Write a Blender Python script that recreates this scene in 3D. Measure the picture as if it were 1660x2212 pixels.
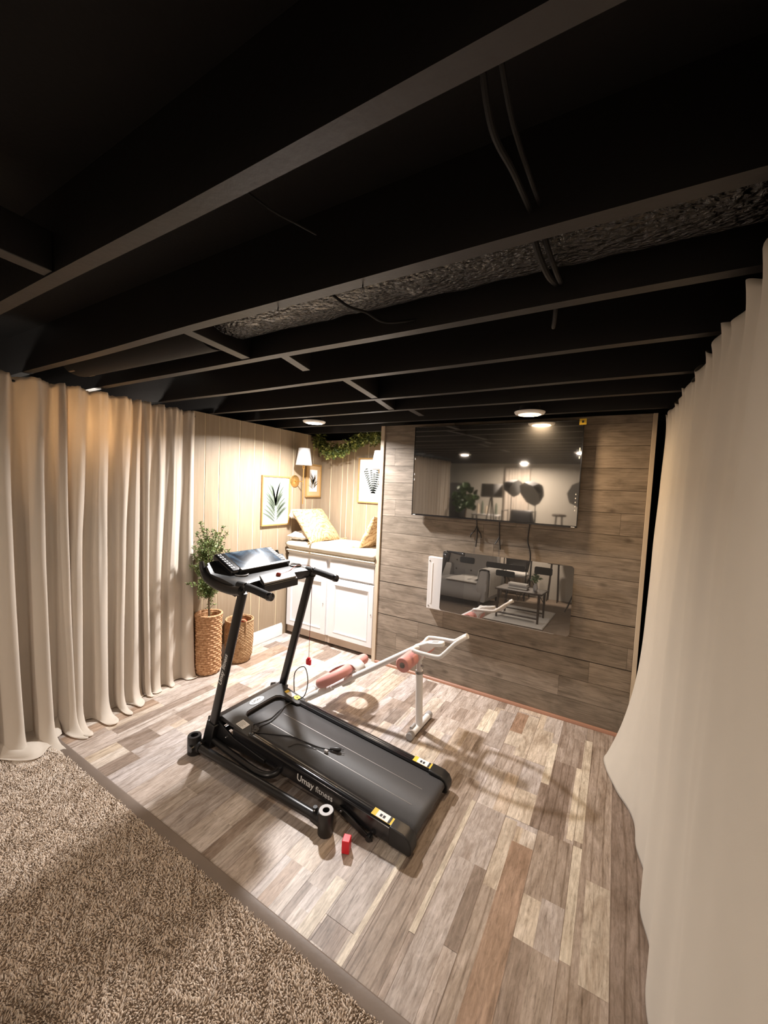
import bpy, bmesh, math, random
from mathutils import Vector, Matrix, Euler, noise
import numpy as np
random.seed(7)
PI = math.pi
sc = bpy.context.scene
C = sc.collection
for o in list(bpy.data.objects):
    bpy.data.objects.remove(o)

# ------------------------------------------------------------------ camera
cd = bpy.data.cameras.new('camera'); cam = bpy.data.objects.new('camera', cd); C.objects.link(cam)
cd.sensor_fit = 'HORIZONTAL'; cd.sensor_width = 36.0; cd.lens = 851.997 / 1660 * 36
cd.clip_start = 0.01; cd.clip_end = 50
YAW, PITCH, ROLL = -0.5310, -0.0595, 0.0453
cy, sy, cp, sp, cr, sr = math.cos(YAW), math.sin(YAW), math.cos(PITCH), math.sin(PITCH), math.cos(ROLL), math.sin(ROLL)
fwd = Vector((sy * cp, cy * cp, sp)); rgt = Vector((cy, -sy, 0)); up = rgt.cross(fwd)
r2 = cr * rgt + sr * up; u2 = -sr * rgt + cr * up
cam.matrix_world = Matrix(((r2.x, u2.x, -fwd.x, 0), (r2.y, u2.y, -fwd.y, 0), (r2.z, u2.z, -fwd.z, 1.5), (0, 0, 0, 1)))
sc.camera = cam

# ------------------------------------------------------------------ world, exposure
w = bpy.data.worlds.new('world'); sc.world = w; w.use_nodes = True
w.node_tree.nodes['Background'].inputs[0].default_value = (0.9, 0.93, 1, 1)
w.node_tree.nodes['Background'].inputs[1].default_value = 0.02
sc.view_settings.view_transform = 'Standard'; sc.view_settings.look = 'None'
sc.view_settings.gamma = 1.0; sc.view_settings.use_curve_mapping = False
sc.view_settings.exposure = 0.35
sc.cycles.max_bounces = 10; sc.cycles.diffuse_bounces = 6; sc.cycles.glossy_bounces = 5
sc.cycles.sample_clamp_indirect = 6.0

COOL = (1.0, 0.965, 0.945); WARM = (1.0, 0.70, 0.42); NEUT = (1.0, 0.84, 0.70)
# name, x, y, z, watts, colour, disc radius
LAMPS = [
    ('white', -2.14, 2.47, 2.000, 60, COOL),
    ('warm', -0.50, 2.575, 1.998, 9.5, WARM),
    ('neutral', -2.00, -0.12, 2.000, 3, NEUT),
    ('neutral', -0.41, 0.12, 2.000, 7, NEUT),
    ('neutral', -1.55, -2.2, 2.000, 46, NEUT),
]

# ------------------------------------------------------------------ material helpers
def nmat(name):
    m = bpy.data.materials.new(name); m.use_nodes = True
    nt = m.node_tree; b = nt.nodes['Principled BSDF']
    return m, nt, b
def N(nt, t, **kw):
    n = nt.nodes.new(t)
    for k, v in kw.items():
        if k in n.inputs.keys(): n.inputs[k].default_value = v
        else: setattr(n, k, v)
    return n
def L(nt, a, b): nt.links.new(a, b)
def col(c): return (c[0], c[1], c[2], 1)
def flat(name, c, rough=0.5, metal=0.0, bump=0.0, scale=200, spec=0.5, var=0.0, coat=0.0):
    m, nt, b = nmat(name)
    b.inputs['Base Color'].default_value = col(c); b.inputs['Roughness'].default_value = rough
    b.inputs['Metallic'].default_value = metal; b.inputs['Specular IOR Level'].default_value = spec
    b.inputs['Coat Weight'].default_value = coat
    tc = N(nt, 'ShaderNodeTexCoord')
    ns = N(nt, 'ShaderNodeTexNoise', Scale=scale, Detail=4.0); L(nt, tc.outputs['Object'], ns.inputs['Vector'])
    if bump > 0:
        bp = N(nt, 'ShaderNodeBump', Strength=bump, Distance=0.002); L(nt, ns.outputs['Fac'], bp.inputs['Height']); L(nt, bp.outputs[0], b.inputs['Normal'])
    if var > 0:
        n2 = N(nt, 'ShaderNodeTexNoise', Scale=scale * 0.1, Detail=5.0); L(nt, tc.outputs['Object'], n2.inputs['Vector'])
        mx = N(nt, 'ShaderNodeMix', data_type='RGBA'); L(nt, n2.outputs['Fac'], mx.inputs[0])
        mx.inputs[6].default_value = col([v * (1 - var) for v in c]); mx.inputs[7].default_value = col([min(1, v * (1 + var)) for v in c])
        L(nt, mx.outputs[2], b.inputs['Base Color'])
    return m
def ramp(nt, fac, stops):
    r = N(nt, 'ShaderNodeValToRGB'); L(nt, fac, r.inputs[0])
    e = r.color_ramp.elements
    while len(e) < len(stops): e.new(0.5)
    for i, (p, c) in enumerate(stops): e[i].position = p; e[i].color = col(c)
    return r
def mapping(nt, scale, rot=(0, 0, 0), coord='Object'):
    tc = N(nt, 'ShaderNodeTexCoord'); mp = N(nt, 'ShaderNodeMapping'); L(nt, tc.outputs[coord], mp.inputs[0])
    mp.inputs['Scale'].default_value = scale; mp.inputs['Rotation'].default_value = rot
    return mp

M = {}
M['black_paint'] = flat('black_paint', (0.005, 0.0044, 0.0046), 0.7, bump=0.35, scale=90, var=0.3, spec=0.3)
M['joist_paint'] = flat('joist_paint', (0.0078, 0.0066, 0.0066), 0.47, bump=0.3, scale=70, var=0.3, spec=0.6)
M['black_plastic'] = flat('black_plastic', (0.012, 0.012, 0.013), 0.38, bump=0.1, scale=500)
M['black_metal'] = flat('black_metal', (0.010, 0.010, 0.011), 0.33, bump=0.05, scale=400, spec=0.6)
M['gloss_black'] = flat('gloss_black', (0.012, 0.012, 0.014), 0.16, spec=0.8)
M['hood_plastic'] = flat('hood_plastic', (0.022, 0.021, 0.022), 0.34, bump=0.15, scale=900, spec=0.6)
M['recess_plastic'] = flat('recess_plastic', (0.030, 0.021, 0.017), 0.6)
M['foam_black'] = flat('foam_black', (0.012, 0.012, 0.013), 0.75, bump=0.4, scale=500)
M['chrome'] = flat('chrome', (0.75, 0.75, 0.76), 0.18, metal=1)
M['grey_metal'] = flat('grey_metal', (0.35, 0.34, 0.33), 0.35, metal=0.8)
M['white_paint'] = flat('white_paint', (0.80, 0.79, 0.78), 0.4, bump=0.05, scale=60)
M['cabinet_white'] = flat('cabinet_white', (0.78, 0.78, 0.79), 0.42, bump=0.08, scale=40)
M['white_metal'] = flat('white_metal', (0.74, 0.72, 0.71), 0.3, spec=0.6)
M['white_plastic'] = flat('white_plastic', (0.75, 0.74, 0.72), 0.35)
M['pink_foam'] = flat('pink_foam', (0.68, 0.31, 0.28), 0.55, bump=0.15, scale=600)
M['grey_cap'] = flat('grey_cap', (0.36, 0.35, 0.35), 0.45)
M['red_plastic'] = flat('red_plastic', (0.72, 0.02, 0.035), 0.35)
M['red_dark'] = flat('red_dark', (0.28, 0.035, 0.02), 0.3)
M['yellow'] = flat('yellow', (0.80, 0.66, 0.05), 0.5)
M['orange_yellow'] = flat('orange_yellow', (0.85, 0.58, 0.06), 0.5)
M['paper_white'] = flat('paper_white', (0.84, 0.84, 0.84), 0.6)
M['ink_black'] = flat('ink_black', (0.03, 0.03, 0.03), 0.6)
M['letter_white'] = flat('letter_white', (0.80, 0.80, 0.80), 0.5)
M['gold'] = flat('gold', (0.62, 0.40, 0.15), 0.32, metal=0.85)
M['brass'] = flat('brass', (0.70, 0.44, 0.16), 0.25, metal=0.9)
M['frame_gold'] = flat('frame_gold', (0.48, 0.30, 0.115), 0.42, metal=0.35)
M['cable_black'] = flat('cable_black', (0.014, 0.013, 0.014), 0.4)
M['white_shade'] = flat('white_shade', (0.80, 0.80, 0.80), 0.8, bump=0.2, scale=800)
M['mat_board'] = flat('mat_board', (0.86, 0.86, 0.87), 0.7)
M['mat_tan'] = flat('mat_tan', (0.52, 0.36, 0.19), 0.7)
M['leaf_print'] = flat('leaf_print', (0.10, 0.125, 0.09), 0.8)
M['leaf_print_brown'] = flat('leaf_print_brown', (0.12, 0.09, 0.05), 0.8)
M['leaf_print_grey'] = flat('leaf_print_grey', (0.09, 0.105, 0.095), 0.8)
M['dark_void'] = flat('dark_void', (0.006, 0.006, 0.006), 0.8)
M['wall_paint'] = flat('wall_paint', (0.56, 0.52, 0.45), 0.75, bump=0.1, scale=40, var=0.05)
M['concrete'] = flat('concrete', (0.30, 0.27, 0.24), 0.9, bump=0.5, scale=40)
M['light_trim'] = flat('light_trim', (0.60, 0.50, 0.38), 0.55, bump=0.1, scale=80, var=0.12)
M['dark_tan'] = flat('dark_tan', (0.16, 0.11, 0.07), 0.6)
M['dark_wood'] = flat('dark_wood', (0.035, 0.022, 0.015), 0.4)
M['bark'] = flat('bark', (0.16, 0.11, 0.07), 0.8, bump=0.6, scale=150)
M['sofa_grey'] = flat('sofa_grey', (0.30, 0.29, 0.28), 0.85, bump=0.4, scale=300)
M['throw_white'] = flat('throw_white', (0.66, 0.64, 0.60), 0.9, bump=0.6, scale=120)
M['softbox_grey'] = flat('softbox_grey', (0.12, 0.12, 0.12), 0.6)
M['softbox_white'] = flat('softbox_white', (0.45, 0.45, 0.44), 0.7)
M['shade_grey'] = flat('shade_grey', (0.16, 0.155, 0.15), 0.8)
M['dark_leaf'] = flat('dark_leaf', (0.06, 0.12, 0.035), 0.4, var=0.5, scale=60)
M['kick_grey'] = flat('kick_grey', (0.46, 0.36, 0.28), 0.6, var=0.15, scale=60)

def leaf_mat(name, a, b_, scale=30):
    m, nt, b = nmat(name)
    tc = N(nt, 'ShaderNodeTexCoord'); ns = N(nt, 'ShaderNodeTexNoise', Scale=scale, Detail=2.0); L(nt, tc.outputs['Object'], ns.inputs['Vector'])
    r = ramp(nt, ns.outputs['Fac'], [(0.35, a), (0.65, b_)]); L(nt, r.outputs[0], b.inputs['Base Color'])
    b.inputs['Roughness'].default_value = 0.5
    return m
M['olive_leaf'] = leaf_mat('olive_leaf', (0.075, 0.12, 0.03), (0.22, 0.27, 0.09), 45)
M['garland_leaf'] = leaf_mat('garland_leaf', (0.045, 0.085, 0.018), (0.33, 0.36, 0.09), 22)

def fabric(name, c, transl=0.0, bump=0.25, sc_=900, var=0.04):
    m, nt, b = nmat(name)
    mp = mapping(nt, (1, 1, 1))
    ns = N(nt, 'ShaderNodeTexNoise', Scale=sc_, Detail=3.0); L(nt, mp.outputs[0], ns.inputs['Vector'])
    n2 = N(nt, 'ShaderNodeTexNoise', Scale=6.0, Detail=4.0); L(nt, mp.outputs[0], n2.inputs['Vector'])
    mx = N(nt, 'ShaderNodeMix', data_type='RGBA'); L(nt, n2.outputs['Fac'], mx.inputs[0])
    mx.inputs[6].default_value = col([v * (1 - var) for v in c]); mx.inputs[7].default_value = col([min(1, v * (1 + var)) for v in c])
    L(nt, mx.outputs[2], b.inputs['Base Color'])
    b.inputs['Roughness'].default_value = 0.9; b.inputs['Specular IOR Level'].default_value = 0.15
    b.inputs['Sheen Weight'].default_value = 0.1
    bp = N(nt, 'ShaderNodeBump', Strength=bump, Distance=0.0008); L(nt, ns.outputs['Fac'], bp.inputs['Height']); L(nt, bp.outputs[0], b.inputs['Normal'])
    if transl > 0:
        t = N(nt, 'ShaderNodeBsdfTranslucent'); t.inputs[0].default_value = col([c[0], c[1] * 0.86, c[2] * 0.68])
        ms = N(nt, 'ShaderNodeMixShader'); ms.inputs[0].default_value = transl
        L(nt, b.outputs[0], ms.inputs[1]); L(nt, t.outputs[0], ms.inputs[2])
        L(nt, ms.outputs[0], nt.nodes['Material Output'].inputs['Surface'])
    return m
M['curtain'] = fabric('curtain_linen', (0.78, 0.715, 0.63), 0.28)
M['curtain_right'] = fabric('curtain_cream', (0.62, 0.575, 0.505), 0.10)
M['cushion'] = fabric('cushion_cream', (0.62, 0.56, 0.46))
M['pillow_white'] = fabric('pillow_white', (0.80, 0.75, 0.68))
M['drape'] = fabric('drape_cream', (0.76, 0.70, 0.58))

def pillow_mat():
    m, nt, b = nmat('tan_pillow_cloth')
    mp = mapping(nt, (1, 1, 1))
    wv = N(nt, 'ShaderNodeTexWave', wave_type='RINGS', Scale=9.0, Distortion=9.0, Detail=2.0); L(nt, mp.outputs[0], wv.inputs['Vector'])
    wv.inputs['Detail Scale'].default_value = 2.2
    r = ramp(nt, wv.outputs['Fac'], [(0.0, (0.34, 0.19, 0.08)), (0.22, (0.50, 0.34, 0.18)), (0.35, (0.56, 0.40, 0.22))])
    L(nt, r.outputs[0], b.inputs['Base Color']); b.inputs['Roughness'].default_value = 0.9
    bp = N(nt, 'ShaderNodeBump', Strength=0.4, Distance=0.003); L(nt, wv.outputs['Fac'], bp.inputs['Height']); L(nt, bp.outputs[0], b.inputs['Normal'])
    return m
M['pillow_tan'] = pillow_mat()

def wood_plank_mat():
    """vinyl floor: per-plank colour attribute + grain running along Y"""
    m, nt, b = nmat('floor_planks')
    at = N(nt, 'ShaderNodeAttribute', attribute_name='plank')
    of = N(nt, 'ShaderNodeAttribute', attribute_name='shift')
    tc = N(nt, 'ShaderNodeTexCoord')
    ad = N(nt, 'ShaderNodeVectorMath', operation='ADD'); L(nt, tc.outputs['Object'], ad.inputs[0]); L(nt, of.outputs['Vector'], ad.inputs[1])
    mp = N(nt, 'ShaderNodeMapping'); L(nt, ad.outputs[0], mp.inputs[0]); mp.inputs['Scale'].default_value = (52, 5.0, 1)
    g1 = N(nt, 'ShaderNodeTexNoise', Scale=2.2, Detail=9.0, Roughness=0.68, Distortion=0.6); L(nt, mp.outputs[0], g1.inputs['Vector'])
    mp2 = N(nt, 'ShaderNodeMapping'); L(nt, ad.outputs[0], mp2.inputs[0]); mp2.inputs['Scale'].default_value = (9, 2.6, 1)
    g2 = N(nt, 'ShaderNodeTexNoise', Scale=1.5, Detail=6.0, Roughness=0.6, Distortion=1.2); L(nt, mp2.outputs[0], g2.inputs['Vector'])
    # cathedral grain
    mp3 = N(nt, 'ShaderNodeMapping'); L(nt, ad.outputs[0], mp3.inputs[0]); mp3.inputs['Scale'].default_value = (7, 0.7, 1)
    wv = N(nt, 'ShaderNodeTexWave', wave_type='BANDS', bands_direction='X', Scale=1.1, Distortion=5.0, Detail=2.0); L(nt, mp3.outputs[0], wv.inputs['Vector'])
    r1 = ramp(nt, g1.outputs['Fac'], [(0.30, (0.50, 0.475, 0.455)), (0.44, (0.90, 0.885, 0.87)), (0.58, (1.12, 1.12, 1.12)), (0.75, (1.38, 1.39, 1.42))])
    r2_ = ramp(nt, g2.outputs['Fac'], [(0.3, (0.68, 0.63, 0.59)), (0.5, (1, 1, 1)), (0.7, (1.25, 1.28, 1.34))])
    r3 = ramp(nt, wv.outputs['Fac'], [(0.0, (0.66, 0.62, 0.58)), (0.10, (1, 1, 1))])
    m1 = N(nt, 'ShaderNodeMix', data_type='RGBA', blend_type='MULTIPLY'); m1.inputs[0].default_value = 1
    L(nt, at.outputs['Color'], m1.inputs[6]); L(nt, r1.outputs[0], m1.inputs[7])
    m2 = N(nt, 'ShaderNodeMix', data_type='RGBA', blend_type='MULTIPLY'); m2.inputs[0].default_value = 1
    L(nt, m1.outputs[2], m2.inputs[6]); L(nt, r2_.outputs[0], m2.inputs[7])
    mp4 = N(nt, 'ShaderNodeMapping'); L(nt, ad.outputs[0], mp4.inputs[0]); mp4.inputs['Scale'].default_value = (34, 13, 1)
    g4 = N(nt, 'ShaderNodeTexNoise', Scale=1.4, Detail=8.0, Roughness=0.72, Distortion=1.6); L(nt, mp4.outputs[0], g4.inputs['Vector'])
    r4 = ramp(nt, g4.outputs['Fac'], [(0.30, (0.74, 0.72, 0.71)), (0.47, (0.98, 0.98, 0.98)), (0.60, (1.06, 1.06, 1.07)), (0.72, (1.22, 1.23, 1.25))])
    m4 = N(nt, 'ShaderNodeMix', data_type='RGBA', blend_type='MULTIPLY'); m4.inputs[0].default_value = 1
    L(nt, m2.outputs[2], m4.inputs[6]); L(nt, r4.outputs[0], m4.inputs[7]); m2 = m4
    m3 = N(nt, 'ShaderNodeMix', data_type='RGBA', blend_type='MULTIPLY')
    L(nt, at.outputs['Alpha'], m3.inputs[0])
    L(nt, m2.outputs[2], m3.inputs[6]); L(nt, r3.outputs[0], m3.inputs[7])
    L(nt, m3.outputs[2], b.inputs['Base Color'])
    rr = N(nt, 'ShaderNodeMapRange'); L(nt, g1.outputs['Fac'], rr.inputs[0]); rr.inputs[3].default_value = 0.50; rr.inputs[4].default_value = 0.36
    L(nt, rr.outputs[0], b.inputs['Roughness']); b.inputs['Specular IOR Level'].default_value = 0.4
    bp = N(nt, 'ShaderNodeBump', Strength=0.25, Distance=0.0015); L(nt, g1.outputs['Fac'], bp.inputs['Height']); L(nt, bp.outputs[0], b.inputs['Normal'])
    return m
M['floor'] = wood_plank_mat()

def shiplap_mat():
    """grey-brown stained boards of the media wall, grain along X"""
    m, nt, b = nmat('stained_boards')
    at = N(nt, 'ShaderNodeAttribute', attribute_name='plank')
    of = N(nt, 'ShaderNodeAttribute', attribute_name='shift')
    tc = N(nt, 'ShaderNodeTexCoord')
    ad = N(nt, 'ShaderNodeVectorMath', operation='ADD'); L(nt, tc.outputs['Object'], ad.inputs[0]); L(nt, of.outputs['Vector'], ad.inputs[1])
    mp = N(nt, 'ShaderNodeMapping'); L(nt, ad.outputs[0], mp.inputs[0]); mp.inputs['Scale'].default_value = (1.6, 1, 26)
    g1 = N(nt, 'ShaderNodeTexNoise', Scale=2.6, Detail=9.0, Roughness=0.62, Distortion=1.4); L(nt, mp.outputs[0], g1.inputs['Vector'])
    mp2 = N(nt, 'ShaderNodeMapping'); L(nt, ad.outputs[0], mp2.inputs[0]); mp2.inputs['Scale'].default_value = (3.0, 1, 8)
    g2 = N(nt, 'ShaderNodeTexNoise', Scale=1.6, Detail=5.0, Roughness=0.55, Distortion=0.8); L(nt, mp2.outputs[0], g2.inputs['Vector'])
    vo = N(nt, 'ShaderNodeTexVoronoi', Scale=1.0); mp3 = N(nt, 'ShaderNodeMapping'); L(nt, ad.outputs[0], mp3.inputs[0]); mp3.inputs['Scale'].default_value = (3.2, 1, 5.5)
    L(nt, mp3.outputs[0], vo.inputs['Vector'])
    kr = ramp(nt, vo.outputs['Distance'], [(0.0, (0.35, 0.33, 0.31)), (0.045, (0.6, 0.58, 0.56)), (0.12, (1, 1, 1))])
    r1 = ramp(nt, g1.outputs['Fac'], [(0.3, (0.62, 0.60, 0.57)), (0.5, (0.98, 0.97, 0.96)), (0.72, (1.22, 1.22, 1.22))])
    r2_ = ramp(nt, g2.outputs['Fac'], [(0.32, (0.72, 0.71, 0.70)), (0.5, (1, 1, 1)), (0.7, (1.25, 1.25, 1.26))])
    prev = at.outputs['Color']
    for r in (r1, r2_, kr):
        mx = N(nt, 'ShaderNodeMix', data_type='RGBA', blend_type='MULTIPLY'); mx.inputs[0].default_value = 1
        L(nt, prev, mx.inputs[6]); L(nt, r.outputs[0], mx.inputs[7]); prev = mx.outputs[2]
    L(nt, prev, b.inputs['Base Color']); b.inputs['Roughness'].default_value = 0.55
    b.inputs['Specular IOR Level'].default_value = 0.35
    bp = N(nt, 'ShaderNodeBump', Strength=0.3, Distance=0.002); L(nt, g1.outputs['Fac'], bp.inputs['Height']); L(nt, bp.outputs[0], b.inputs['Normal'])
    return m
M['shiplap'] = shiplap_mat()

def panel_mat():
    m, nt, b = nmat('vertical_panel_wood')
    mp = mapping(nt, (14, 14, 0.9))
    g = N(nt, 'ShaderNodeTexNoise', Scale=3.0, Detail=7.0, Roughness=0.6, Distortion=0.5); L(nt, mp.outputs[0], g.inputs['Vector'])
    r = ramp(nt, g.outputs['Fac'], [(0.3, (0.29, 0.22, 0.148)), (0.5, (0.325, 0.25, 0.17)), (0.72, (0.355, 0.28, 0.197))])
    L(nt, r.outputs[0], b.inputs['Base Color']); b.inputs['Roughness'].default_value = 0.5
    b.inputs['Specular IOR Level'].default_value = 0.35
    return m
M['panel'] = panel_mat()
M['groove'] = flat('panel_groove', (0.78, 0.66, 0.45), 0.6)
M['strip'] = flat('transition_strip', (0.20, 0.158, 0.13), 0.5, bump=0.3, scale=60, var=0.25)
M['red_wood'] = flat('red_wood', (0.30, 0.145, 0.09), 0.45, var=0.2, scale=60)

def carpet_mat():
    m, nt, b = nmat('carpet_fibre')
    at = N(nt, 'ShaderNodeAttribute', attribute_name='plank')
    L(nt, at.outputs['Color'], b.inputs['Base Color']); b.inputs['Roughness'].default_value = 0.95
    b.inputs['Specular IOR Level'].default_value = 0.1
    return m
M['carpet'] = carpet_mat()
M['carpet_base'] = flat('carpet_base', (0.24, 0.18, 0.13), 1.0, bump=1.0, scale=160, var=0.3)

def weave_mat():
    m, nt, b = nmat('woven_hyacinth')
    mp = mapping(nt, (1, 1, 1))
    ns = N(nt, 'ShaderNodeTexNoise', Scale=70.0, Detail=5.0); L(nt, mp.outputs[0], ns.inputs['Vector'])
    r = ramp(nt, ns.outputs['Fac'], [(0.3, (0.30, 0.15, 0.065)), (0.5, (0.50, 0.27, 0.13)), (0.7, (0.66, 0.42, 0.24))])
    L(nt, r.outputs[0], b.inputs['Base Color']); b.inputs['Roughness'].default_value = 0.65
    bp = N(nt, 'ShaderNodeBump', Strength=0.5, Distance=0.002); L(nt, ns.outputs['Fac'], bp.inputs['Height']); L(nt, bp.outputs[0], b.inputs['Normal'])
    return m
M['weave'] = weave_mat()
def weave2():
    m = weave_mat(); m.name = 'woven_seagrass'
    for n in m.node_tree.nodes:
        if n.type == 'VALTORGB':
            for e, c in zip(n.color_ramp.elements, [(0.27, 0.15, 0.07), (0.42, 0.26, 0.13), (0.55, 0.37, 0.21)]): e.color = col(c)
    return m
M['weave2'] = weave2()

def belt_mat():
    m, nt, b = nmat('running_belt')
    mp = mapping(nt, (1, 1, 1))
    ns = N(nt, 'ShaderNodeTexNoise', Scale=900.0, Detail=2.0); L(nt, mp.outputs[0], ns.inputs['Vector'])
    r = ramp(nt, ns.outputs['Fac'], [(0.3, (0.045, 0.044, 0.046)), (0.7, (0.082, 0.080, 0.083))])
    L(nt, r.outputs[0], b.inputs['Base Color']); b.inputs['Roughness'].default_value = 0.52
    bp = N(nt, 'ShaderNodeBump', Strength=0.5, Distance=0.001); L(nt, ns.outputs['Fac'], bp.inputs['Height']); L(nt, bp.outputs[0], b.inputs['Normal'])
    return m
M['belt'] = belt_mat()

def duct_mat():
    m, nt, b = nmat('duct_wrap_black')
    mp = mapping(nt, (1, 1.6, 1.6))
    vo = N(nt, 'ShaderNodeTexVoronoi', Scale=64.0, feature='SMOOTH_F1'); L(nt, mp.outputs[0], vo.inputs['Vector'])
    ns = N(nt, 'ShaderNodeTexNoise', Scale=60.0, Detail=5.0, Distortion=1.0); L(nt, mp.outputs[0], ns.inputs['Vector'])
    b.inputs['Base Color'].default_value = (0.006, 0.0055, 0.0055, 1); b.inputs['Roughness'].default_value = 0.18
    b.inputs['Specular IOR Level'].default_value = 0.8
    ad = N(nt, 'ShaderNodeMath', operation='ADD'); L(nt, vo.outputs['Distance'], ad.inputs[0]); L(nt, ns.outputs['Fac'], ad.inputs[1])
    bp = N(nt, 'ShaderNodeBump', Strength=1.0, Distance=0.012); L(nt, ad.outputs[0], bp.inputs['Height']); L(nt, bp.outputs[0], b.inputs['Normal'])
    return m
M['duct'] = duct_mat()

def mirror_glass(name, c, rough, tint=0.02, fac=0.5):
    m, nt, b = nmat(name)
    b.inputs['Base Color'].default_value = (tint, tint, tint, 1); b.inputs['Roughness'].default_value = 0.3
    g = N(nt, 'ShaderNodeBsdfGlossy'); g.inputs['Color'].default_value = col(c); g.inputs['Roughness'].default_value = rough
    ms = N(nt, 'ShaderNodeMixShader'); ms.inputs[0].default_value = fac
    L(nt, b.outputs[0], ms.inputs[1]); L(nt, g.outputs[0], ms.inputs[2]); L(nt, ms.outputs[0], nt.nodes['Material Output'].inputs['Surface'])
    return m
M['tv_glass'] = mirror_glass('tv_glass', (1.0, 0.97, 0.93), 0.035, 0.012, 0.50)
M['fire_glass'] = mirror_glass('fire_glass', (1.0, 0.97, 0.94), 0.015, 0.03, 0.48)
M['fire_inner'] = mirror_glass('fire_inner', (1.0, 0.97, 0.94), 0.015, 0.03, 0.58)
def screen_mat():
    m, nt, b = nmat('console_screen')
    mp = mapping(nt, (9, 9, 9))
    ns = N(nt, 'ShaderNodeTexNoise', Scale=1.2, Detail=5.0, Distortion=0.6); L(nt, mp.outputs[0], ns.inputs['Vector'])
    r = ramp(nt, ns.outputs['Fac'], [(0.38, (0.008, 0.013, 0.022)), (0.52, (0.05, 0.085, 0.13)), (0.66, (0.26, 0.32, 0.36))])
    L(nt, r.outputs[0], b.inputs['Base Color']); b.inputs['Roughness'].default_value = 0.12
    b.inputs['Coat Weight'].default_value = 0.6; b.inputs['Coat Roughness'].default_value = 0.05
    return m
M['screen'] = screen_mat()
def emis(name, c, s):
    m, nt, b = nmat(name)
    b.inputs['Emission Color'].default_value = col(c); b.inputs['Emission Strength'].default_value = s
    b.inputs['Base Color'].default_value = (0.8, 0.8, 0.8, 1)
    return m

# ------------------------------------------------------------------ object helpers
def gloc(o):
    v = Vector((0, 0, 0))
    while o: v += o.location; o = o.parent
    return v
def obj(name, bm, mat, parent=None, loc=None, smooth=None, bevel=0, mats=None):
    """one mesh object from world-space bmesh; origin moved to loc (or parent's place)"""
    me = bpy.data.meshes.new(name)
    base = gloc(parent) if parent else Vector((0, 0, 0))
    if loc is not None: base = Vector(loc)
    bmesh.ops.translate(bm, verts=bm.verts, vec=-base)
    bmesh.ops.recalc_face_normals(bm, faces=bm.faces)
    bm.to_mesh(me); bm.free()
    o = bpy.data.objects.new(name, me); C.objects.link(o)
    for mm in (mats or [mat]): me.materials.append(M[mm] if isinstance(mm, str) else mm)
    if parent: o.parent = parent
    elif loc is not None: o.location = base
    if bevel:
        b = o.modifiers.new('bevel', 'BEVEL'); b.width = bevel; b.segments = 3; b.limit_method = 'ANGLE'; b.angle_limit = 0.6
    if smooth is None: smooth = 0.7
    if smooth:
        me.shade_smooth()
        if hasattr(me, 'set_sharp_from_angle'): me.set_sharp_from_angle(angle=smooth)
    return o
def tag(o, label, cat, group=None, kind=None):
    if label: o['label'] = label
    if cat: o['category'] = cat
    if group: o['group'] = group
    if kind: o['kind'] = kind
    return o
def thing(name, label, cat, loc, group=None):
    o = bpy.data.objects.new(name, None); C.objects.link(o); o.location = loc; o.empty_display_size = 0.05
    return tag(o, label, cat, group)
def struct(o): o['kind'] = 'structure'; return o
def copy_tree(root, off=(0, 0, 0)):
    r = root.copy(); C.objects.link(r); r.location = root.location + Vector(off)
    for ch in list(root.children):
        c = ch.copy(); C.objects.link(c); c.parent = r
        for g in list(ch.children):
            d = g.copy(); C.objects.link(d); d.parent = c
    return r
BM = bmesh.new
def box(bm, x0, x1, y0, y1, z0, z1, mi=0):
    v = [bm.verts.new((x, y, z)) for x in (x0, x1) for y in (y0, y1) for z in (z0, z1)]
    fs = []
    for f in ((0, 1, 3, 2), (4, 6, 7, 5), (0, 4, 5, 1), (2, 3, 7, 6), (0, 2, 6, 4), (1, 5, 7, 3)):
        fc = bm.faces.new([v[i] for i in f]); fc.material_index = mi; fs.append(fc)
    return v, fs
def obox(bm, center, half, rot):
    """oriented box; rot = 3x3 Matrix or Euler tuple"""
    R = rot if isinstance(rot, Matrix) else Euler(rot).to_matrix()
    v, fs = box(bm, -half[0], half[0], -half[1], half[1], -half[2], half[2])
    for q in v: q.co = R @ q.co + Vector(center)
    return v
def frame_of(d):
    d = d.normalized(); a = Vector((0, 0, 1)) if abs(d.z) < 0.9 else Vector((1, 0, 0))
    x = d.cross(a).normalized(); y = d.cross(x).normalized()
    return x, y
def tube(bm, pts, r, seg=12, cap=True, flat_=1.0):
    pts = [Vector(p) for p in pts]; n = len(pts)
    rs = r if isinstance(r, (list, tuple)) else [r] * n
    rings = []
    x = None
    for i, p in enumerate(pts):
        d = (pts[min(i + 1, n - 1)] - pts[max(i - 1, 0)]).normalized()
        if x is None: x, y = frame_of(d)
        else:
            x = (x - d * x.dot(d)); x = x.normalized() if x.length > 1e-6 else frame_of(d)[0]
            y = d.cross(x).normalized()
        rings.append([bm.verts.new(p + rs[i] * (math.cos(2 * PI * k / seg) * x + flat_ * math.sin(2 * PI * k / seg) * y)) for k in range(seg)])
    for a, b in zip(rings, rings[1:]):
        for k in range(seg):
            bm.faces.new((a[k], a[(k + 1) % seg], b[(k + 1) % seg], b[k]))
    if cap:
        bm.faces.new(rings[0][::-1]); bm.faces.new(rings[-1])
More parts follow.
